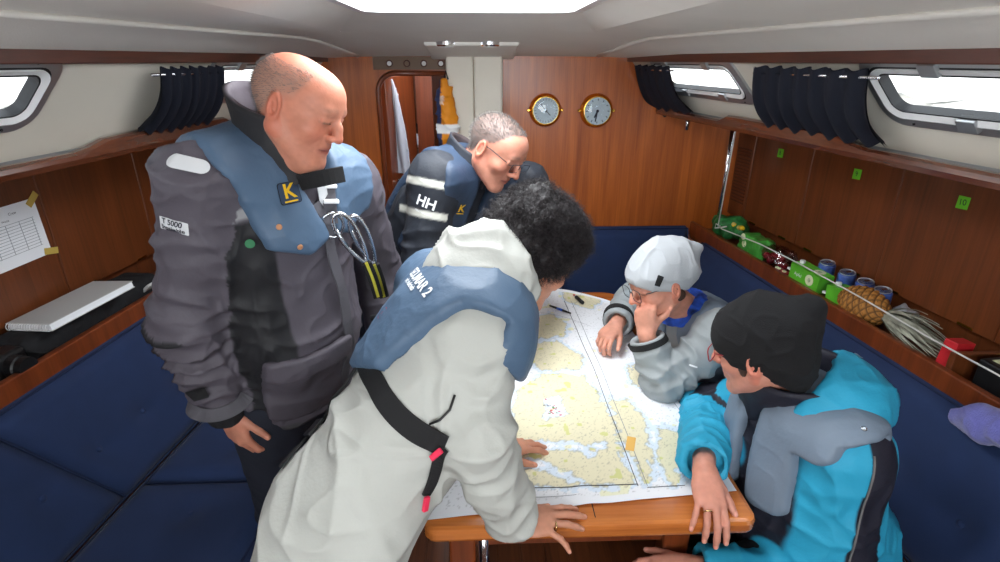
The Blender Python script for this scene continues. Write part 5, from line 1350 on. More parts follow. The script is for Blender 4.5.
dtext('label_text', 'T 5000', .0155, o + np.cross(n, ex) * .006, n, ex, B1, 'ink', sp, .0055); dtext('label_text', 'Breathable', .0118, o - np.cross(n, ex) * .0065, n, ex, B1, 'ink', sp, .0055)
o, n, ex = pdir(B1, 250, 243, 256, 244); patch('green_badge', rrect(.02, .02, .0098, 5), o, n, ex, B1, 'green_dot', jk, .006)
t = nrm(G.wrR - G.elR); cfr = lerp(G.elR, G.wrR, .83)
ringp = [cfr + .07 * (math.cos(a) * nrm(np.cross(t, V3(0, 1, 0))) + math.sin(a) * nrm(np.cross(t, np.cross(t, V3(0, 1, 0))))) for a in np.linspace(0, 6.28, 30)]
cs = ribbon('cuff_strap', ringp, .036, .004, B1, 'webbing_grey', jk, off=.003)
o, n, ex = pdir(B1, 202, 393, 212, 390); patch('velcro_patch', rrect(.045, .028, .003, 2), o, n, ex, B1, 'webbing_black', cs, .009)
ic = cuffs(lambda P: np.linalg.norm((P - lerp(G.elR, G.wrR, .9)) - (np.clip((P - lerp(G.elR, G.wrR, .9)) @ t, -.02, .045))[:, None] * t, axis=1) - .048, G, ('R',), 1.07, .036)
build_cloth('inner_cuff', ic, G.wrR - .15, G.wrR + .15, .005, 'black_fabric', jk, .002, 7)
# harness: webbing, reflective oval, steel ring, carabiners and tether
BB = BVHTree.FromPolygons([tuple(v) for v in np.vstack([JV, VV])], [tuple(map(int, q)) for q in JF] + [tuple(map(int, q + len(JV))) for q in VF])
ha = empty('harness', cam_hit(BB, 330, 225)[0], parent=p1)
o = cam_hit(BB, 319, 197)[0] + G.R[:, 1] * .016; prism('reflective_tab', rrect(.024, .085, .0118, 6), o, nrm(G.R[:, 0] * -1 + .0 * G.R[:, 2]), nrm(G.R[:, 2] + .12 * G.R[:, 0]), .003, 'reflective', ha)
pts = [cam_hit(BB, u, v)[0] for (u, v) in ((329, 178), (331, 200), (333, 222))]
pts = [p + V3(.0, -.015, 0) for p in pts if p is not None]
ribbon('webbing', pts, .03, .003, None, 'webbing_grey', ha, snap=False, side=V3(.4, -1, .1), n=12)
for (u, v) in ((329, 184), (331, 199)):
    p = cam_hit(BB, u, v)[0] + V3(.005, -.022, 0); box('buckle', p, (.018, .005, .012), 'white_plastic', ha, R=frame(V3(.9, .4, -.1), V3(-.05, .1, 1)), bev=.003)
def ringpts(c, ex, ey, a, b, n=28): return [c + ex * a * math.cos(t) + ey * b * math.sin(t) for t in np.linspace(0, 2 * math.pi, n, endpoint=False)]
pR = cam_hit(BB, 331, 222)[0] + V3(.01, -.03, 0); ex, ey = nrm(V3(.9, .35, 0)), nrm(V3(.1, -.2, 1))
tube('steel_ring', ringpts(pR, ex, ey, .026, .032), .004, 'steel', ha, n=8, closed=True)
box('red_tab', pR + V3(-.02, -.002, -.005), (.004, .003, .016), 'red_print', ha)
def pix(u, v, Y): return WY(u, v, Y)
for i, (a, b, hw) in enumerate((((336, 214), (366, 262), .020), ((352, 216), (374, 264), .017))):
    A = pix(*a, 1.17 + .03 * i); Bp = pix(*b, 1.20 + .04 * i); ax = nrm(Bp - A); sd = nrm(np.cross(ax, V3(.2, -1, .2))); Lc = np.linalg.norm(Bp - A)
    cpts = []
    for t in np.linspace(0, 2 * math.pi, 40, endpoint=False):
        cpts.append((A + Bp) / 2 + ax * (Lc / 2) * math.cos(t) + sd * hw * (1 + .35 * math.cos(t - math.pi)) * math.sin(t))
    c_ = tube('carabiner', cpts, .0048, 'steel', ha, n=8, closed=True)
    tube('gate', [cpts[8], cpts[14]], .0042, 'steel', c_, n=8)
    T2 = [Bp, lerp(Bp, pix(378 + 6 * i, 290, 1.24 + .03 * i), .6), pix(378 + 6 * i, 296, 1.24 + .03 * i)]
    tt = ribbon('tether', T2, .024, .005, None, 'webbing_black', ha, snap=False, side=V3(.3, -1, .2), n=10)
    ribbon('tether_edge', [p + V3(.001, -.006, .002) for p in T2], .007, .002, None, 'tether_yellow' if 'tether_yellow' in MATS else mat('tether_yellow', (190, 180, 60), .7), tt, snap=False, side=V3(.3, -1, .2), n=10)
# belt loop of webbing at the jacket's front right
tube('belt_loop', [pix(372, 318, 1.26), pix(386, 316, 1.24), pix(396, 322, 1.27), pix(388, 334, 1.28), pix(380, 330, 1.26), pix(384, 320, 1.26)], .008, 'black_fabric', ha, n=8)
kn = [G.g(.10, .03, -.46), G.g(-.10, .05, -.46)]; an = [V3(kn[0][0], kn[0][1] + .02, .1), V3(kn[1][0], kn[1][1] + .02, .1)]
tj, TV, TF = trousers('jeans', G, kn, an, 'denim', p1, rad=(.108, .08, .07))
shoes(p1, an, G.R[:, 1])
BT = bvh_of(TV, TF)
mat('stitch', (130, 140, 156), .8)
st = [cam_hit(BT, u, v)[0] for (u, v) in ((242, 386), (252, 394), (262, 397), (274, 398))]
st = [p for p in st if p is not None]
if len(st) > 2: ribbon('pocket_seam', st, .0025, .001, BT, 'stitch', tj, n=14)

# ---- second person: bent over the chart, white jacket, back to the camera
def make_body(G, label, skin, lip, brow, hands, sc=.96, jaw=.9, nose=.8, fat=.98, hair=None, red=.3, h=.0036, flush=None):
    S = Sdf(); add_head(S, G.head, G.hR, sc, jaw=jaw, nose=nose, fat=fat); body_core(S, G, G.head); nails = []
    for hd in hands: add_hand(S, *hd[:5], nails=nails, **hd[5])
    lo, hi = bounds(G.head, G.pel, G.wrR, G.wrL, G.elR, G.elL, pad=.22)
    V, F_ = nets(S, lo, hi, h)
    cols = skin_cols(V, G.head, G.hR, sc, skin, lip, brow, nails, hair, red=red, flush=flush)
    p = mk('person', V, F_, 'skin', smooth=True, attrs={'Col': cols}); tag(p, label, 'person')
    return p, V, F_
def finger_ring(G, p, t, r, parent):
    t = nrm(t); a = nrm(np.cross(t, V3(.3, .2, 1))); b = np.cross(t, a)
    tube('finger_ring', ringpts(p, a, b, r, r, 18), .0016, 'gold', parent, n=6, closed=True)
G = Fig(dict(head=WY(534, 258, 1.22), neck=WY(486, 287, 1.12), shR=WY(476, 335, .985), elR=WY(478, 440, .87), wrR=WY(513, 524, .915),
             shL=WY(436, 290, 1.26), elL=WY(470, 360, 1.36), wrL=WY(494, 452, 1.155), pel=WY(362, 484, .90)))
G.hR = head_frame((.62, .42, -.66), (.55, .45, .70)); P2 = G
hr = dict(curl=[(8, 12, 8), (8, 12, 8), (10, 14, 8), (14, 25, 18)], spread=(6, 1, -5, -38), thumb=(16, 10, 5), sc=.98)
hl = dict(curl=[18, 20, 22, 26], thumb=(30, 15, 10), sc=.95)
p2, V, F_ = make_body(G, 'person bent over the chart in white hooded jacket, dark curly hair, back to camera', C3(196, 138, 112), C3(170, 90, 84), C3(60, 46, 42),
    [(G.wrR, (.97, .18, -.06), (.0, -.12, 1), 1, hr.pop('curl'), hr), (G.wrL, (.86, .40, -.05), (0, 0, 1), -1, hl.pop('curl'), hl)], fat=.95)
finger_ring(G, G.wrR + nrm(V3(.97, .16, -.10)) * .098 + V3(0, -.013, -.003), V3(.97, .1, -.15), .0102, p2)
# curly dark hair: a full cap plus thousands of short curls
S = Sdf(); g = lambda x, y, z: G.head + G.hR @ V3(x, y, z)
S.ell(g(0, -.030, .050), (.103, .118, .105), G.hR, .03); S.ell(g(0, -.060, -.005), (.090, .075, .085), G.hR, .04); S.ell(g(0, .03, .085), (.078, .07, .06), G.hR, .04)
S.ell(g(0, .085, -.035), (.066, .085, .070), G.hR, .02, 's')
V, F_ = nets(S, G.head - .22, G.head + .22, .006); N = vnorm(V, F_)
V = V + N * (.012 * noise3(V * 42, 3) + .007 * noise3(V * 90, 5))[:, None]
hx = mk('hair', V, F_, 'hair_dark', p2, smooth=True); sel = RNG.choice(len(V), 8000)
mat('hair_curl', (44, 38, 40), .5, var=.5, vscale=60)
tuft('hair_curls', V[sel], N[sel], .022, .6, 'hair_curl', hx, w=.00075, curl=.006, segs=5, seed=4)
# jacket
WHT = C3(176, 177, 171)
S = jacket_core(G, arm=(.080, .066, .055), chest=(.180, .135, .22), belly=(.165, .142, .22), hem=(.152, .150, .28), hemu=-.05, cuff=.95)
for e_ in (-1, 1): S.rc(G.g(.075 * e_, -.01, -.02), lerp(G.g(.085 * e_, 0, -.03), V3(G.g(.09 * e_, .1, -.36)[0] + .02, G.g(.09 * e_, .1, -.36)[1] - .02 * e_, .48), .45), .092, .088, .06)
Sj2 = S; hemc = G.g(0, 0, -.215)
f0 = cuffs(lambda P: smax(Sj2(P), -((P - hemc) @ nrm(G.R[:, 2] + .5 * V3(0, 0, 1))), .01), G, cuff=.96, r=.044)
lo, hi = bounds(G.neck, G.pel, G.shR, G.wrR, G.wrL, G.elR, G.elL, pad=.27)
jk2, JV, JF = build_cloth('jacket', f0, lo, hi, .0056, 'jacket_shell', p2, .0115, 41,
    [(G.shR, G.elR, .007, .10, .5, .5), (G.elR, G.wrR, .009, .06, .5, .5), (G.shR, G.pel, .007, .12, .6, .5)], freq=6.0, st=(1, 1, 1), cols=lambda V: WHT[None] * (1 + .02 * noise3(V * 6, 2)[:, None]))
B2 = bvh_of(JV, JF)
# life vest: broad back panel, one lobe over the right shoulder
T = G.L
def vreg2(P):
    L = G.loc(P); q = np.stack([L[:, 0], L[:, 2] - T], 1)
    a = np.maximum(polyreg(q, [(-.26, .12), (-.26, -.33), (-.05, -.30), (.065, -.265), (.105, -.17), (.148, -.075), (.19, -.055), (.26, -.07), (.26, .12)]), L[:, 1] - .03)
    b = boxregion(L, (.155, .10, T - .03), (.055, .12, .11), .03); c = boxregion(L, (-.150, .10, T - .13), (.070, .16, .22), .03)
    return np.minimum(a, np.minimum(b, c))
Sb2 = jacket_core(G, arms=False, arm=(.082, .073, .058), chest=(.183, .137, .22), belly=(.168, .145, .22), hem=(.152, .150, .28), hemu=-.05)
fv = shell_of(Sb2, .024, vreg2)
vs2, VV, VF = build_cloth('life_vest', fv, lo, hi, .0055, 'vest_blue', p2, .0028, 15, freq=10)
BV2 = bvh_of(VV, VF)
o, n, ex = pdir(BV2, 418, 279, 424, 288); dtext('vest_text', 'SECUMAR 2', .033, o, n, ex, BV2, 'white_print', vs2, .003)
o, n, ex = pdir(BV2, 410, 284, 416, 293); dtext('vest_text', 'mit Auftrieb', .0165, o, n, ex, BV2, 'white_print', vs2, .003)
o, n, ex = pdir(BV2, 383, 313, 388, 308); dtext('vest_mark', '(  --  )', .013, o, n, ex, BV2, 'red_print', vs2, .003)
# hood bunched behind the head
S = Sdf(); hc = lerp(G.neck, G.head, .30) - G.hR[:, 1] * .030 + V3(-.025, 0, -.01)
cR = head_frame(nrm(G.head - G.neck), nrm(G.R[:, 2] * -.6 - G.R[:, 1] + V3(0, 0, 1.1)))
def hood(P):
    q = (P - hc) @ cR; r = np.array([.130, .140, .112]); k0 = np.linalg.norm(q / r, axis=1); k1 = np.linalg.norm(q / r ** 2, axis=1) + 1e-9
    e = k0 * (k0 - 1) / k1; sh_ = np.abs(e) - .008
    cut = q[:, 1] - .050 - .25 * q[:, 2]
    return smax(sh_, cut, .012)
hd2, _, _ = build_cloth('hood', hood, hc - .25, hc + .25, .0055, 'jacket_shell', jk2, .012, 61, freq=8, cols=lambda V: np.tile(WHT * 1.02, (len(V), 1)))
# straps
BB2 = BVHTree.FromPolygons([tuple(v) for v in np.vstack([JV, VV])], [tuple(map(int, q)) for q in JF] + [tuple(map(int, q + len(JV))) for q in VF])
def spts(b, L_): return [cam_hit(b, u, v)[0] for (u, v) in L_]
ribbon('crotch_strap', spts(B2, [(366, 352), (378, 384), (395, 412), (418, 432), (446, 446)]), .044, .004, B2, 'webbing_black', vs2, off=.004)
ribbon('side_strap', spts(B2, [(350, 358), (330, 385), (308, 415), (292, 440), (281, 468)]), .020, .004, B2, 'webbing_black', vs2, off=.004)
o, n, ex = pdir(B2, 306, 417, 300, 428); box('strap_slider', o + n * .008, (.022, .014, .004), 'black_plastic', vs2, R=frame(ex, np.cross(n, ex)), bev=.002)
ribbon('waist_strap', spts(B2, [(446, 446), (440, 455), (432, 478), (424, 492)]), .022, .004, B2, 'webbing_black', vs2, off=.006, n=16)
for (u, v, du, dv) in ((441, 452, -6, 5), (420, 500, 1, -6)):
    o, n = cam_hit(B2, u, v); ex = nrm(cam_hit(B2, u + du, v + dv)[0] - o); box('pull_tab', o + n * .018, (.015, .006, .004), 'pink_plastic', vs2, R=frame(ex, np.cross(n, ex)), bev=.002)
tube('elastic_cord', [p + V3(0, -.006, .004) for p in spts(B2, [(455, 395), (450, 410), (440, 420), (430, 424)])], .0025, 'black_plastic', jk2, n=6)
kn = [G.g(.09, .10, -.36) * V3(1, 1, 0) + V3(.02, -.02, .48), G.g(-.09, .10, -.36) * V3(1, 1, 0) + V3(.02, .02, .48)]
an = [V3(k[0] - .02, k[1], .1) for k in kn]
trousers('jeans', G, kn, an, 'denim', p2, rad=(.075, .08, .07), hip=.7); shoes(p2, an, V3(.8, .4, 0))

# ---- third person: man with glasses at the far end, dark jacket with pale sleeve stripes
G = Fig(dict(head=WY(496, 150, 1.80), neck=WY(466, 168, 1.87), shR=WY(436, 178, 1.76), elR=WY(422, 262, 1.70), wrR=WY(470, 318, 1.55),
             shL=WY(526, 186, 2.02), elL=WY(545, 262, 1.93), wrL=WY(520, 290, 1.72), pel=(-.34, 2.02, .92)))
G.hR = head_frame((.66, -.52, -.50), (.45, -.1, 1)); P3 = G
hairf3 = lambda L, n: np.clip(1.2 * np.clip((L[:, 2] - np.interp(L[:, 1], [-.11, -.05, -.02, .02, .05, .09], [-.07, -.05, .012, .028, .078, .105])) / .018, 0, 1) - .15 + .25 * n, 0, .9) * (np.linalg.norm(L, axis=1) < .2) * (np.abs(L[:, 0]) < .084) * (L[:, 1] < .075)
hd = dict(thumb=(35, 20, 15))
p3, V, F_ = make_body(G, 'man with glasses in dark striped jacket leaning over the far end of the table', C3(200, 138, 116), C3(170, 92, 84), C3(104, 84, 74),
    [(G.wrR, (.8, .3, -.3), (0, -.3, 1), 1, [25, 28, 30, 32], hd), (G.wrL, (.2, -.9, -.3), (0, -.2, 1), -1, [25, 28, 30, 32], hd)], sc=.97, jaw=1.05, nose=.7, fat=1.0, hair=(C3(98, 90, 86), hairf3), red=.4, h=.0038)
L_ = (V - G.head) @ G.hR; w = hairf3(L_, np.zeros(len(V))); sel = RNG.choice(np.where(w > .35)[0], 3000); N = vnorm(V, F_)
tuft('hair', V[sel], N[sel] + .5 * G.hR[:, 1] * -1, .011, .3, 'hair_grey', p3, w=.0005, segs=2, seed=8)
mat('frame_black', (26, 28, 40), .3); mat('frame_silver', (170, 172, 178), .25, metal=.9); mat('frame_red', (150, 36, 44), .35)
glasses(G.head, G.hR, .97, 'frame_black', p3, h=.015, rr=.009, rw=.0012)
DK, STR = C3(40, 44, 52), C3(206, 206, 196)
S = jacket_core(G, arm=(.080, .070, .057)); Sj3 = S; hemc = G.g(0, 0, -.05)
f0 = cuffs(lambda P: smax(Sj3(P), -((P - hemc) @ G.R[:, 2]), .01), G, cuff=.95, r=.044)
def jc3(V):
    c = np.tile(DK, (len(V), 1))
    for a in ('R', 'L'):
        sh_, el_ = getattr(G, 'sh' + a), getattr(G, 'el' + a); t = nrm(el_ - sh_); s = (V - sh_) @ t; d = np.linalg.norm(V - sh_ - np.clip(s, 0, .4)[:, None] * t, axis=1)
        out = (G.loc(V)[:, 0] * (1 if a == 'R' else -1)) > .13
        for c0 in (.02, .118): w = np.clip((.011 - np.abs(s - c0)) / .005 + .5, 0, 1) * ((d < .12) & out); c = c * (1 - w[:, None]) + STR * w[:, None]
    return c
lo, hi = bounds(G.neck, G.pel, G.shR, G.wrR, G.wrL, G.elR, G.elL, G.shL, pad=.22)
jk3, JV, JF = build_cloth('jacket', f0, lo, hi, .006, 'jacket_shell', p3, .005, 71, [(G.shR, G.elR, .007, .08, .8, .4)], freq=7, cols=jc3)
B3 = bvh_of(JV, JF); T3 = G.L
def vreg3(P):
    L = G.loc(P); T = T3
    return np.minimum(np.minimum(boxregion(L, (.088, .10, T - .13), (.080, .2, .19), .03), boxregion(L, (-.10, .10, T - .13), (.060, .2, .19), .03)), boxregion(L, (0, -.12, T - .02), (.165, .12, .09), .03))
vs3, VV, VF = build_cloth('life_vest', shell_of(jacket_core(G, arms=False, arm=(.080, .070, .057)), .022, vreg3, .014), lo, hi, .006, 'vest_navy', p3, .003, 75, freq=9)
BV3 = bvh_of(VV, VF); k_logo(BV3, 461, 209, 8, 0, vs3, .046, badge=False)
o, n, ex = pdir(B3, 426, 203, 434, 206); dtext('sleeve_logo', 'HH', .045, o, n, ex, B3, 'white_print', jk3, .004); dtext('sleeve_text', 'HELLY HANSEN', .0085, o - np.cross(n, ex) * .034, n, ex, B3, 'white_print', jk3, .004)
mat('plaid', (120, 44, 44), .8, var=.5, vscale=60)
cR = head_frame(nrm(G.R[:, 1] * V3(1, 1, .2)), nrm(G.R[:, 2] + .35 * G.hR[:, 1]))
ring_collar('collar', G.neck - cR[:, 2] * .04, cR, .086, .096, lambda a: .085 + .05 * (1 - math.cos(a)) / 2, .10, .45, .010, DK * 1.1, C3(78, 68, 70), p3)
S = Sdf(); S.rc(G.neck - G.R[:, 2] * .02, G.neck + nrm(G.head - G.neck) * .03, .066, .060, .02)
build_cloth('shirt_collar', S, G.neck - .15, G.neck + .15, .006, 'plaid', p3, .003, 3)
kn = [V3(-.40, 1.95, .50), V3(-.34, 2.12, .50)]; an = [V3(-.42, 1.98, .1), V3(-.36, 2.14, .1)]
trousers('trousers', G, kn, an, 'denim', p3, rad=(.10, .075, .065)); shoes(p3, an, V3(.8, -.3, 0))

# ---- fourth person: grey beanie, chin in hand, at the right of the table
G = Fig(dict(head=WY(660, 284, 1.60), neck=WY(692, 316, 1.68), shR=WY(664, 308, 1.86), elR=WY(632, 300, 1.98), wrR=WY(616, 325, 1.78),
             shL=WY(724, 335, 1.50), elL=WY(664, 383, 1.47), wrL=WY(646, 334, 1.52), pel=(1.02, 1.72, .55)))
G.hR = head_frame((-.93, -.26, -.24), (-.12, .10, 1)); P4 = G
hl = dict(thumb=(55, 25, 30), sc=.95); hr = dict(thumb=(25, 25, 20), sc=.95)
p4, V, F_ = make_body(G, 'person in pale grey beanie and glasses resting chin on hand', C3(204, 144, 122), C3(172, 92, 86), C3(88, 64, 52),
    [(G.wrR, (-.62, -.76, -.12), (-.1, -.1, 1), 1, [(40, 55, 40), (44, 55, 40), (48, 55, 40), (50, 55, 40)], hr), (G.wrL, (-.10, .10, 1), (-.45, -.88, 0), -1, [(55, 75, 45), (60, 75, 45), (60, 75, 45), (62, 75, 45)], hl)],
    sc=.94, jaw=.85, nose=.8, fat=.95, red=.4, h=.0036)
glasses(G.head, G.hR, .94, 'frame_black', p4, h=.021, w=.026, rr=.014)
GJ, GV = C3(146, 152, 154), C3(104, 120, 136)
S = jacket_core(G, arm=(.072, .066, .056), chest=(.175, .13, .20), belly=(.175, .14, .20), hem=(.19, .16, .16), hemu=.03, cuff=.93); Sj4 = S
f0 = cuffs(lambda P: smax(Sj4(P), -((P - G.g(0, 0, -.08)) @ G.R[:, 2]), .01), G, cuff=.94, r=.040)
lo, hi = bounds(G.neck, G.pel, G.shR, G.wrR, G.wrL, G.elR, G.elL, G.shL, pad=.2)
jk4, JV, JF = build_cloth('jacket', f0, lo, hi, .0055, 'jacket_shell', p4, .0055, 81, [(G.shL, G.elL, .010, .065, .7, .5), (G.elL, G.wrL, .009, .05, .4, .5), (G.elR, G.wrR, .008, .05, .5, .5)], freq=7.5, cols=lambda V: GJ[None] * (1 + .03 * noise3(V * 9, 2)[:, None]))
B4 = bvh_of(JV, JF); T4 = G.L
def vreg4(P):
    L = G.loc(P); T = T4
    return np.minimum(boxregion(L, (0, -.1, T - .14), (.165, .17, .21), .04), np.minimum(boxregion(L, (-.105, .10, T - .12), (.070, .2, .20), .03), boxregion(L, (.105, .10, T - .12), (.06, .2, .20), .03)))
mat('vest_slate', (112, 126, 142), .6, bump=.2, bscale=120, var=.05, vscale=8, crease=.25, cscale=8)
vs4, VV, VF = build_cloth('life_vest', shell_of(jacket_core(G, arms=False, arm=(.072, .066, .056), chest=(.175, .13, .20), belly=(.175, .14, .20), hem=(.19, .16, .16), hemu=.03), .016, vreg4, .012), lo, hi, .0055, 'vest_slate', p4, .003, 85, freq=9)
o, n, ex = pdir(B4, 693, 366, 699, 368); patch('sleeve_mark', rrect(.026, .005, .002, 2), o, n, ex, B4, 'white_print', jk4, .004)
for a, c0 in (('L', .84), ('R', .84)):
    el_, wr_ = getattr(G, 'el' + a), getattr(G, 'wr' + a); t = nrm(wr_ - el_); b0 = nrm(np.cross(t, V3(.2, 1, .1))); c1 = np.cross(t, b0)
    ribbon('cuff_strap', [lerp(el_, wr_, c0) + .066 * (b0 * math.cos(q) + c1 * math.sin(q)) for q in np.linspace(0, 6.28, 26)], .020, .003, B4, 'webbing_black', jk4, off=.002)
mat('scarf_blue', (34, 74, 170), .8, bump=.5, bscale=60, var=.8, vscale=28)
cR = head_frame(nrm(G.hR[:, 1] * V3(1, 1, 0)), nrm(G.R[:, 2] + .3 * V3(-1, 0, 1)))
S = Sdf(); nb = G.neck + V3(-.03, -.01, .015)
for k_, (dz, rr_, tw) in enumerate(((.0, .078, 0), (.03, .072, .2), (.055, .066, -.15))):
    ax = nrm(cR[:, 2] + tw * cR[:, 0]); R2 = head_frame(cR[:, 1], ax); cc = nb + cR[:, 2] * dz + cR[:, 1] * .012 * k_
    pts = [cc + R2[:, 0] * rr_ * math.cos(q) + R2[:, 1] * rr_ * 1.05 * math.sin(q) for q in np.linspace(0, 2 * math.pi, 17)]; S.chain(pts, [.020] * 17, .01)
build_cloth('scarf', S, nb - .2, nb + .2, .005, 'scarf_blue', p4, .005, 14, freq=20)
def beanie(name, G, sc, m, parent, brim_f, brim_b, bumps, thick=.013, amp=.003, seed=5, top=.0, dip=.012):
    """knitted cap: skull offset cut along a brow-to-nape plane, with slouch bumps in head axes"""
    S = Sdf(); g = lambda x, y, z: G.head + G.hR @ (V3(x, y, z) * sc)
    S.ell(g(0, -.016, .034 + top), np.array([.077, .098, .088 + top]) * sc + thick, G.hR, .02); S.ell(g(0, .045, .045), np.array([.062, .050, .050]) * sc + thick, G.hR, .03)
    for (c, r) in bumps: S.ell(g(*c), np.array(r) * sc, G.hR, .035)
    def f(P):
        L = (P - G.head) @ G.hR / sc; t = np.clip((L[:, 1] + .11) / .22, 0, 1); zb = brim_b + (brim_f - brim_b) * t - dip * np.sin(t * math.pi) 
        d = smax(S(P), (zb - L[:, 2]) * sc, .010)
        inner = np.linalg.norm(L / np.array([.078, .099, .085]) - np.array([0, -.16, .1]), axis=1)
        return d
    o, V, F_ = build_cloth(name, f, G.head - .24, G.head + .24, .0042, m, parent, amp, seed, freq=10)
    return o, V, F_
mat('knit_grey', (176, 180, 184), .9, bump=.5, bscale=420); mat('fleece_black', (20, 20, 22), .95, bump=.5, bscale=500)
bn, HV, HF = beanie('beanie', G, .94, 'knit_grey', p4, .040, -.040, [((0, -.080, .085), (.065, .060, .05)), ((.0, -.140, .078), (.034, .042, .024)), ((0, -.09, .03), (.075, .05, .06))], amp=.0055, top=.014, seed=9)
BH = bvh_of(HV, HF); o, n, ex = pdir(BH, 659, 281, 664, 278); patch('hat_tag', rrect(.020, .034, .002, 2), o, n, V3(.8, .3, -.3), BH, 'webbing_black', bn, .003)
S = Sdf(); g = lambda x, y, z: G.head + G.hR @ (V3(x, y, z) * .94)
mat('hair_brown', (66, 46, 36), .6, var=.4, vscale=60)
for s_ in (-1, 1):
    S = Sdf(); S.ell(g(.073 * s_, -.025, -.030), (.006, .022, .022), G.hR, .01); V, F_ = nets(S, G.head - .2, G.head + .2, .005); mk('hair', V, F_, 'hair_brown', p4, smooth=True)
kn = [V3(.66, 1.84, .50), V3(.66, 1.58, .50)]; an = [V3(.72, 1.84, .1), V3(.72, 1.58, .1)]
trousers('trousers', G, kn, an, 'denim', p4, rad=(.095, .072, .06)); shoes(p4, an, V3(-1, 0, 0))

# ---- fifth person: black beanie, turquoise jacket, in front on the right
G = Fig(dict(head=WY(760, 352, 1.15), neck=WY(795, 402, 1.14), shR=WY(748, 408, 1.33), elR=WY(705, 410, 1.42), wrR=WY(704, 468, 1.035),
             shL=WY(846, 452, .975), elL=WY(815, 590, .93), wrL=WY(690, 566, .97), pel=(.90, 1.08, .54)))
G.hR = head_frame((-.70, .62, -.25), (-.12, .10, 1)); P5 = G
hr = dict(thumb=(28, 15, 10), sc=1.0, spread=(5, 1, -5, -20)); hl = dict(thumb=(30, 20, 15), sc=.95)
p5, V, F_ = make_body(G, 'person in black beanie and turquoise jacket with grey vest, hand over the table edge', C3(200, 138, 118), C3(172, 92, 86), C3(70, 50, 44),
    [(G.wrR, (-.08, -.84, -.42), (.0, -.42, 1), 1, [(18, 22, 14), (22, 24, 14), (20, 24, 14), (10, 18, 10)], hr), (G.wrL, (-.95, .0, -.1), (0, -.4, 1), -1, [35, 38, 40, 42], hl)],
    sc=.97, jaw=.9, nose=.85, fat=1.0, red=.45, h=.0036)
finger_ring(G, G.wrR + nrm(V3(-.08, -.84, -.46)) * .104 + V3(-.010, 0, .0), V3(-.1, -.86, -.45), .0105, p5)
glasses(G.head, G.hR, .97, 'frame_red', p5, h=.019, w=.026, rr=.012, rw=.0016)
CY, NV = C3(44, 158, 194), C3(34, 34, 46)
S = jacket_core(G, arm=(.086, .080, .060), chest=(.185, .140, .20), belly=(.20, .165, .22), hem=(.21, .19, .18), hemu=.03, cuff=.93); Sj5 = S
f0 = cuffs(lambda P: smax(Sj5(P), -((P - G.g(0, 0, -.09)) @ G.R[:, 2]), .01), G, cuff=.94, r=.042)
def jc5(V):
    L = G.loc(V); c = np.tile(CY, (len(V), 1)); t = nrm(G.elL - G.shL); s = (V - G.shL) @ t; q = V - G.shL - s[:, None] * t; d = np.linalg.norm(q, axis=1)
    arm = (d < .105) & (s > -.12) & (s < .30) & (L[:, 0] < -.06)
    fr = q @ G.R[:, 1]
    c[arm & (fr < .022) & (fr > -.066)] = NV
    da = np.full(len(V), 9.)
    for a_, b_ in ((G.shR, G.elR), (G.elR, G.wrR), (G.shL, G.elL), (G.elL, G.wrL)):
        tt = nrm(b_ - a_); da = np.minimum(da, nm1(V - a_ - np.clip((V - a_) @ tt, 0, np.linalg.norm(b_ - a_))[:, None] * tt))
    w = np.clip((L[:, 1] - .05) / .01, 0, 1) * np.clip((.15 - np.abs(L[:, 0])) / .01, 0, 1) * np.clip((da - .095) / .008, 0, 1); c = c * (1 - w[:, None]) + NV * w[:, None]
    t2 = nrm(G.elR - G.shR); s2 = (V - G.shR) @ t2; d2 = np.linalg.norm(V - G.shR - s2[:, None] * t2, axis=1)
    c[(d2 < .11) & (s2 > -.05) & (s2 < .13) & (L[:, 0] > .05) & (V[:, 2] < G.shR[2] + .045)] = NV
    return c * (1 + .03 * noise3(V * 9, 2)[:, None])
lo, hi = bounds(G.neck, G.pel, G.shR, G.wrR, G.wrL, G.elR, G.elL, G.shL, pad=.22)
jk5, JV, JF = build_cloth('jacket', f0, lo, hi, .0055, 'jacket_shell', p5, .009, 91, [(G.shL, G.elL, .008, .09, .5, .5), (G.elR, G.wrR, .007, .06, .5, .5)], freq=7, cols=jc5)
B5 = bvh_of(JV, JF); T5 = G.L
def vreg5(P):
    L = G.loc(P); T = T5
    back = np.maximum(polyreg(np.stack([L[:, 0], L[:, 2] - T], 1), [(-.25, .14), (-.25, .015), (-.20, .005), (-.12, -.05), (.12, -.05), (.20, .005), (.25, .015), (.25, .14)]), L[:, 1] - .06)
    return np.minimum(back, np.minimum(boxregion(L, (-.078, .12, T - .04), (.055, .2, .165), .03), np.minimum(boxregion(L, (.085, .12, T - .04), (.05, .2, .165), .03), boxregion(L, (-.125, .05, T + .035), (.095, .13, .07), .03))))
vs5, VV, VF = build_cloth('life_vest', shell_of(jacket_core(G, arms=False, arm=(.086, .080, .060), chest=(.185, .140, .20), belly=(.20, .165, .22), hem=(.21, .19, .18), hemu=.03), .028, vreg5, .014), lo, hi, .0055, 'vest_slate', p5, .003, 95, freq=9)
for (u, v) in ((864, 429), (876, 404)):
    o, n = cam_hit(bvh_of(VV, VF), u, v); Vv, Ff = lathe([(.006, 0), (.006, .002), (.003, .0035)], o, frame(np.cross(n, V3(0, 0, 1)), np.cross(n, np.cross(n, V3(0, 0, 1)))), 12); mk('rivet', Vv, Ff, 'steel', vs5)
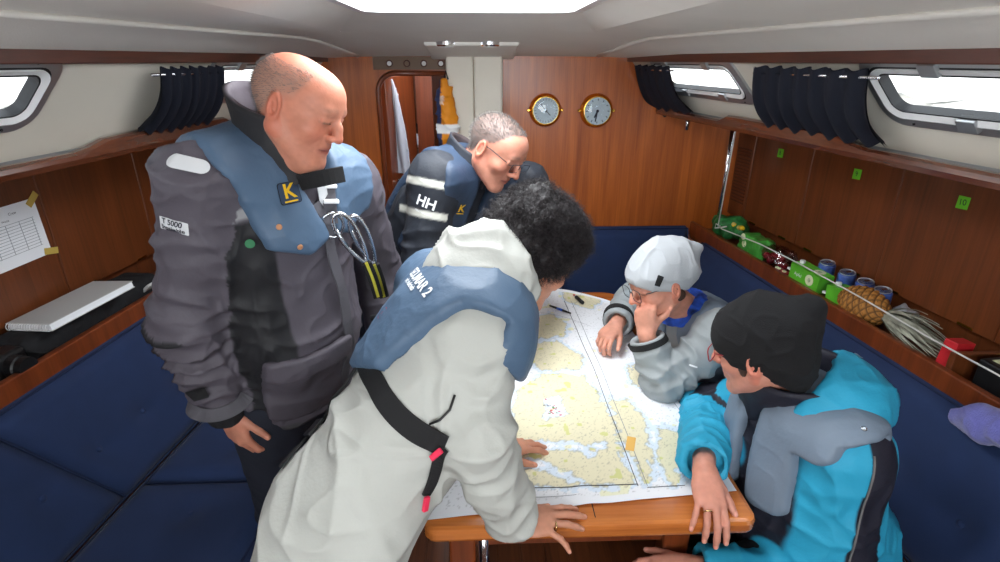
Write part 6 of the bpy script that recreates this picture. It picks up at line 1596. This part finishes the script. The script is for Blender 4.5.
# piping along the sleeve panel
t = nrm(G.elL - G.shL); fw = G.R[:, 1]; fw = nrm(fw - t * (fw @ t)); sd = np.cross(t, fw); sd = sd if sd @ V3(.3, -1, 0) > 0 else -sd
ribbon('sleeve_piping', [G.shL + t * s_ + sd * .09 + fw * .022 for s_ in np.linspace(-.05, .26, 14)], .004, .002, B5, mat('piping_grey', (110, 108, 106), .6), jk5, off=.003)
# hood folded back, dark fleece collar
hc = G.neck + G.R[:, 1] * -.058 + G.R[:, 2] * .026 + V3(.0, -.035, .0)
hdR = head_frame(nrm(G.hR[:, 1] * V3(1, 1, 0)), nrm(V3(-.1, .1, 1)))
def hood5(P):
    q = (P - hc) @ hdR; r = np.array([.145, .150, .105]); k0 = np.linalg.norm(q / r, axis=1); k1 = np.linalg.norm(q / r ** 2, axis=1) + 1e-9
    e = k0 * (k0 - 1) / k1; return smax(np.abs(e) - .009, q[:, 1] * .75 + q[:, 2] * .4 - .035, .012)
hd5, HV, HF = build_cloth('hood', hood5, hc - .25, hc + .25, .0055, 'jacket_shell', jk5, .007, 97, freq=9, cols=lambda V: np.tile(CY, (len(V), 1)))
o, n, ex = pdir(bvh_of(HV, HF), 860, 352, 866, 354); patch('hood_tag', rrect(.034, .020, .002, 2), o, n, ex, bvh_of(HV, HF), 'white_print', hd5, .004)
cR = head_frame(nrm(G.hR[:, 1] * V3(1, 1, 0)), nrm(G.R[:, 2] + .2 * V3(-1, .3, .6)))
ring_collar('collar', G.neck - cR[:, 2] * .05 + cR[:, 1] * .02, cR, .092, .108, lambda a: .140 + .03 * (1 - math.cos(a)) / 2, .30, .40, .012, NV, NV * 1.2, p5)
mat('shirt_white', (214, 216, 220), .8, var=.25, vscale=70)
S = Sdf(); S.rc(G.neck - G.R[:, 2] * .03, G.neck + nrm(G.head - G.neck) * .04, .070, .062, .02); build_cloth('scarf', S, G.neck - .16, G.neck + .16, .006, 'shirt_white', p5, .004, 9, freq=22)
bn5, HV, HF = beanie('beanie', G, .97, 'fleece_black', p5, .052, -.095, [((.0, -.085, .085), (.075, .06, .055)), ((.01, -.125, .125), (.03, .03, .026)), ((0, -.085, -.01), (.082, .045, .08))], thick=.016, amp=.006, top=.010, seed=19, dip=.040)
S = Sdf(); g = lambda x, y, z: G.head + G.hR @ (V3(x, y, z) * .97)
for s_ in (-1, 1):
    S = Sdf(); S.ell(g(.069 * s_, .022, -.016), (.007, .013, .026), G.hR, .01); V, F_ = nets(S, G.head - .2, G.head + .2, .005); mk('hair', V, F_, 'hair_brown', p5, smooth=True)
kn = [V3(.60, 1.24, .50), V3(.60, .98, .50)]; an = [V3(.66, 1.24, .1), V3(.66, .98, .1)]
mat('trouser_dark', (26, 27, 32), .85, bump=.3, bscale=400)
trousers('trousers', G, kn, an, 'trouser_dark', p5, rad=(.10, .078, .065)); shoes(p5, an, V3(-1, 0, 0))
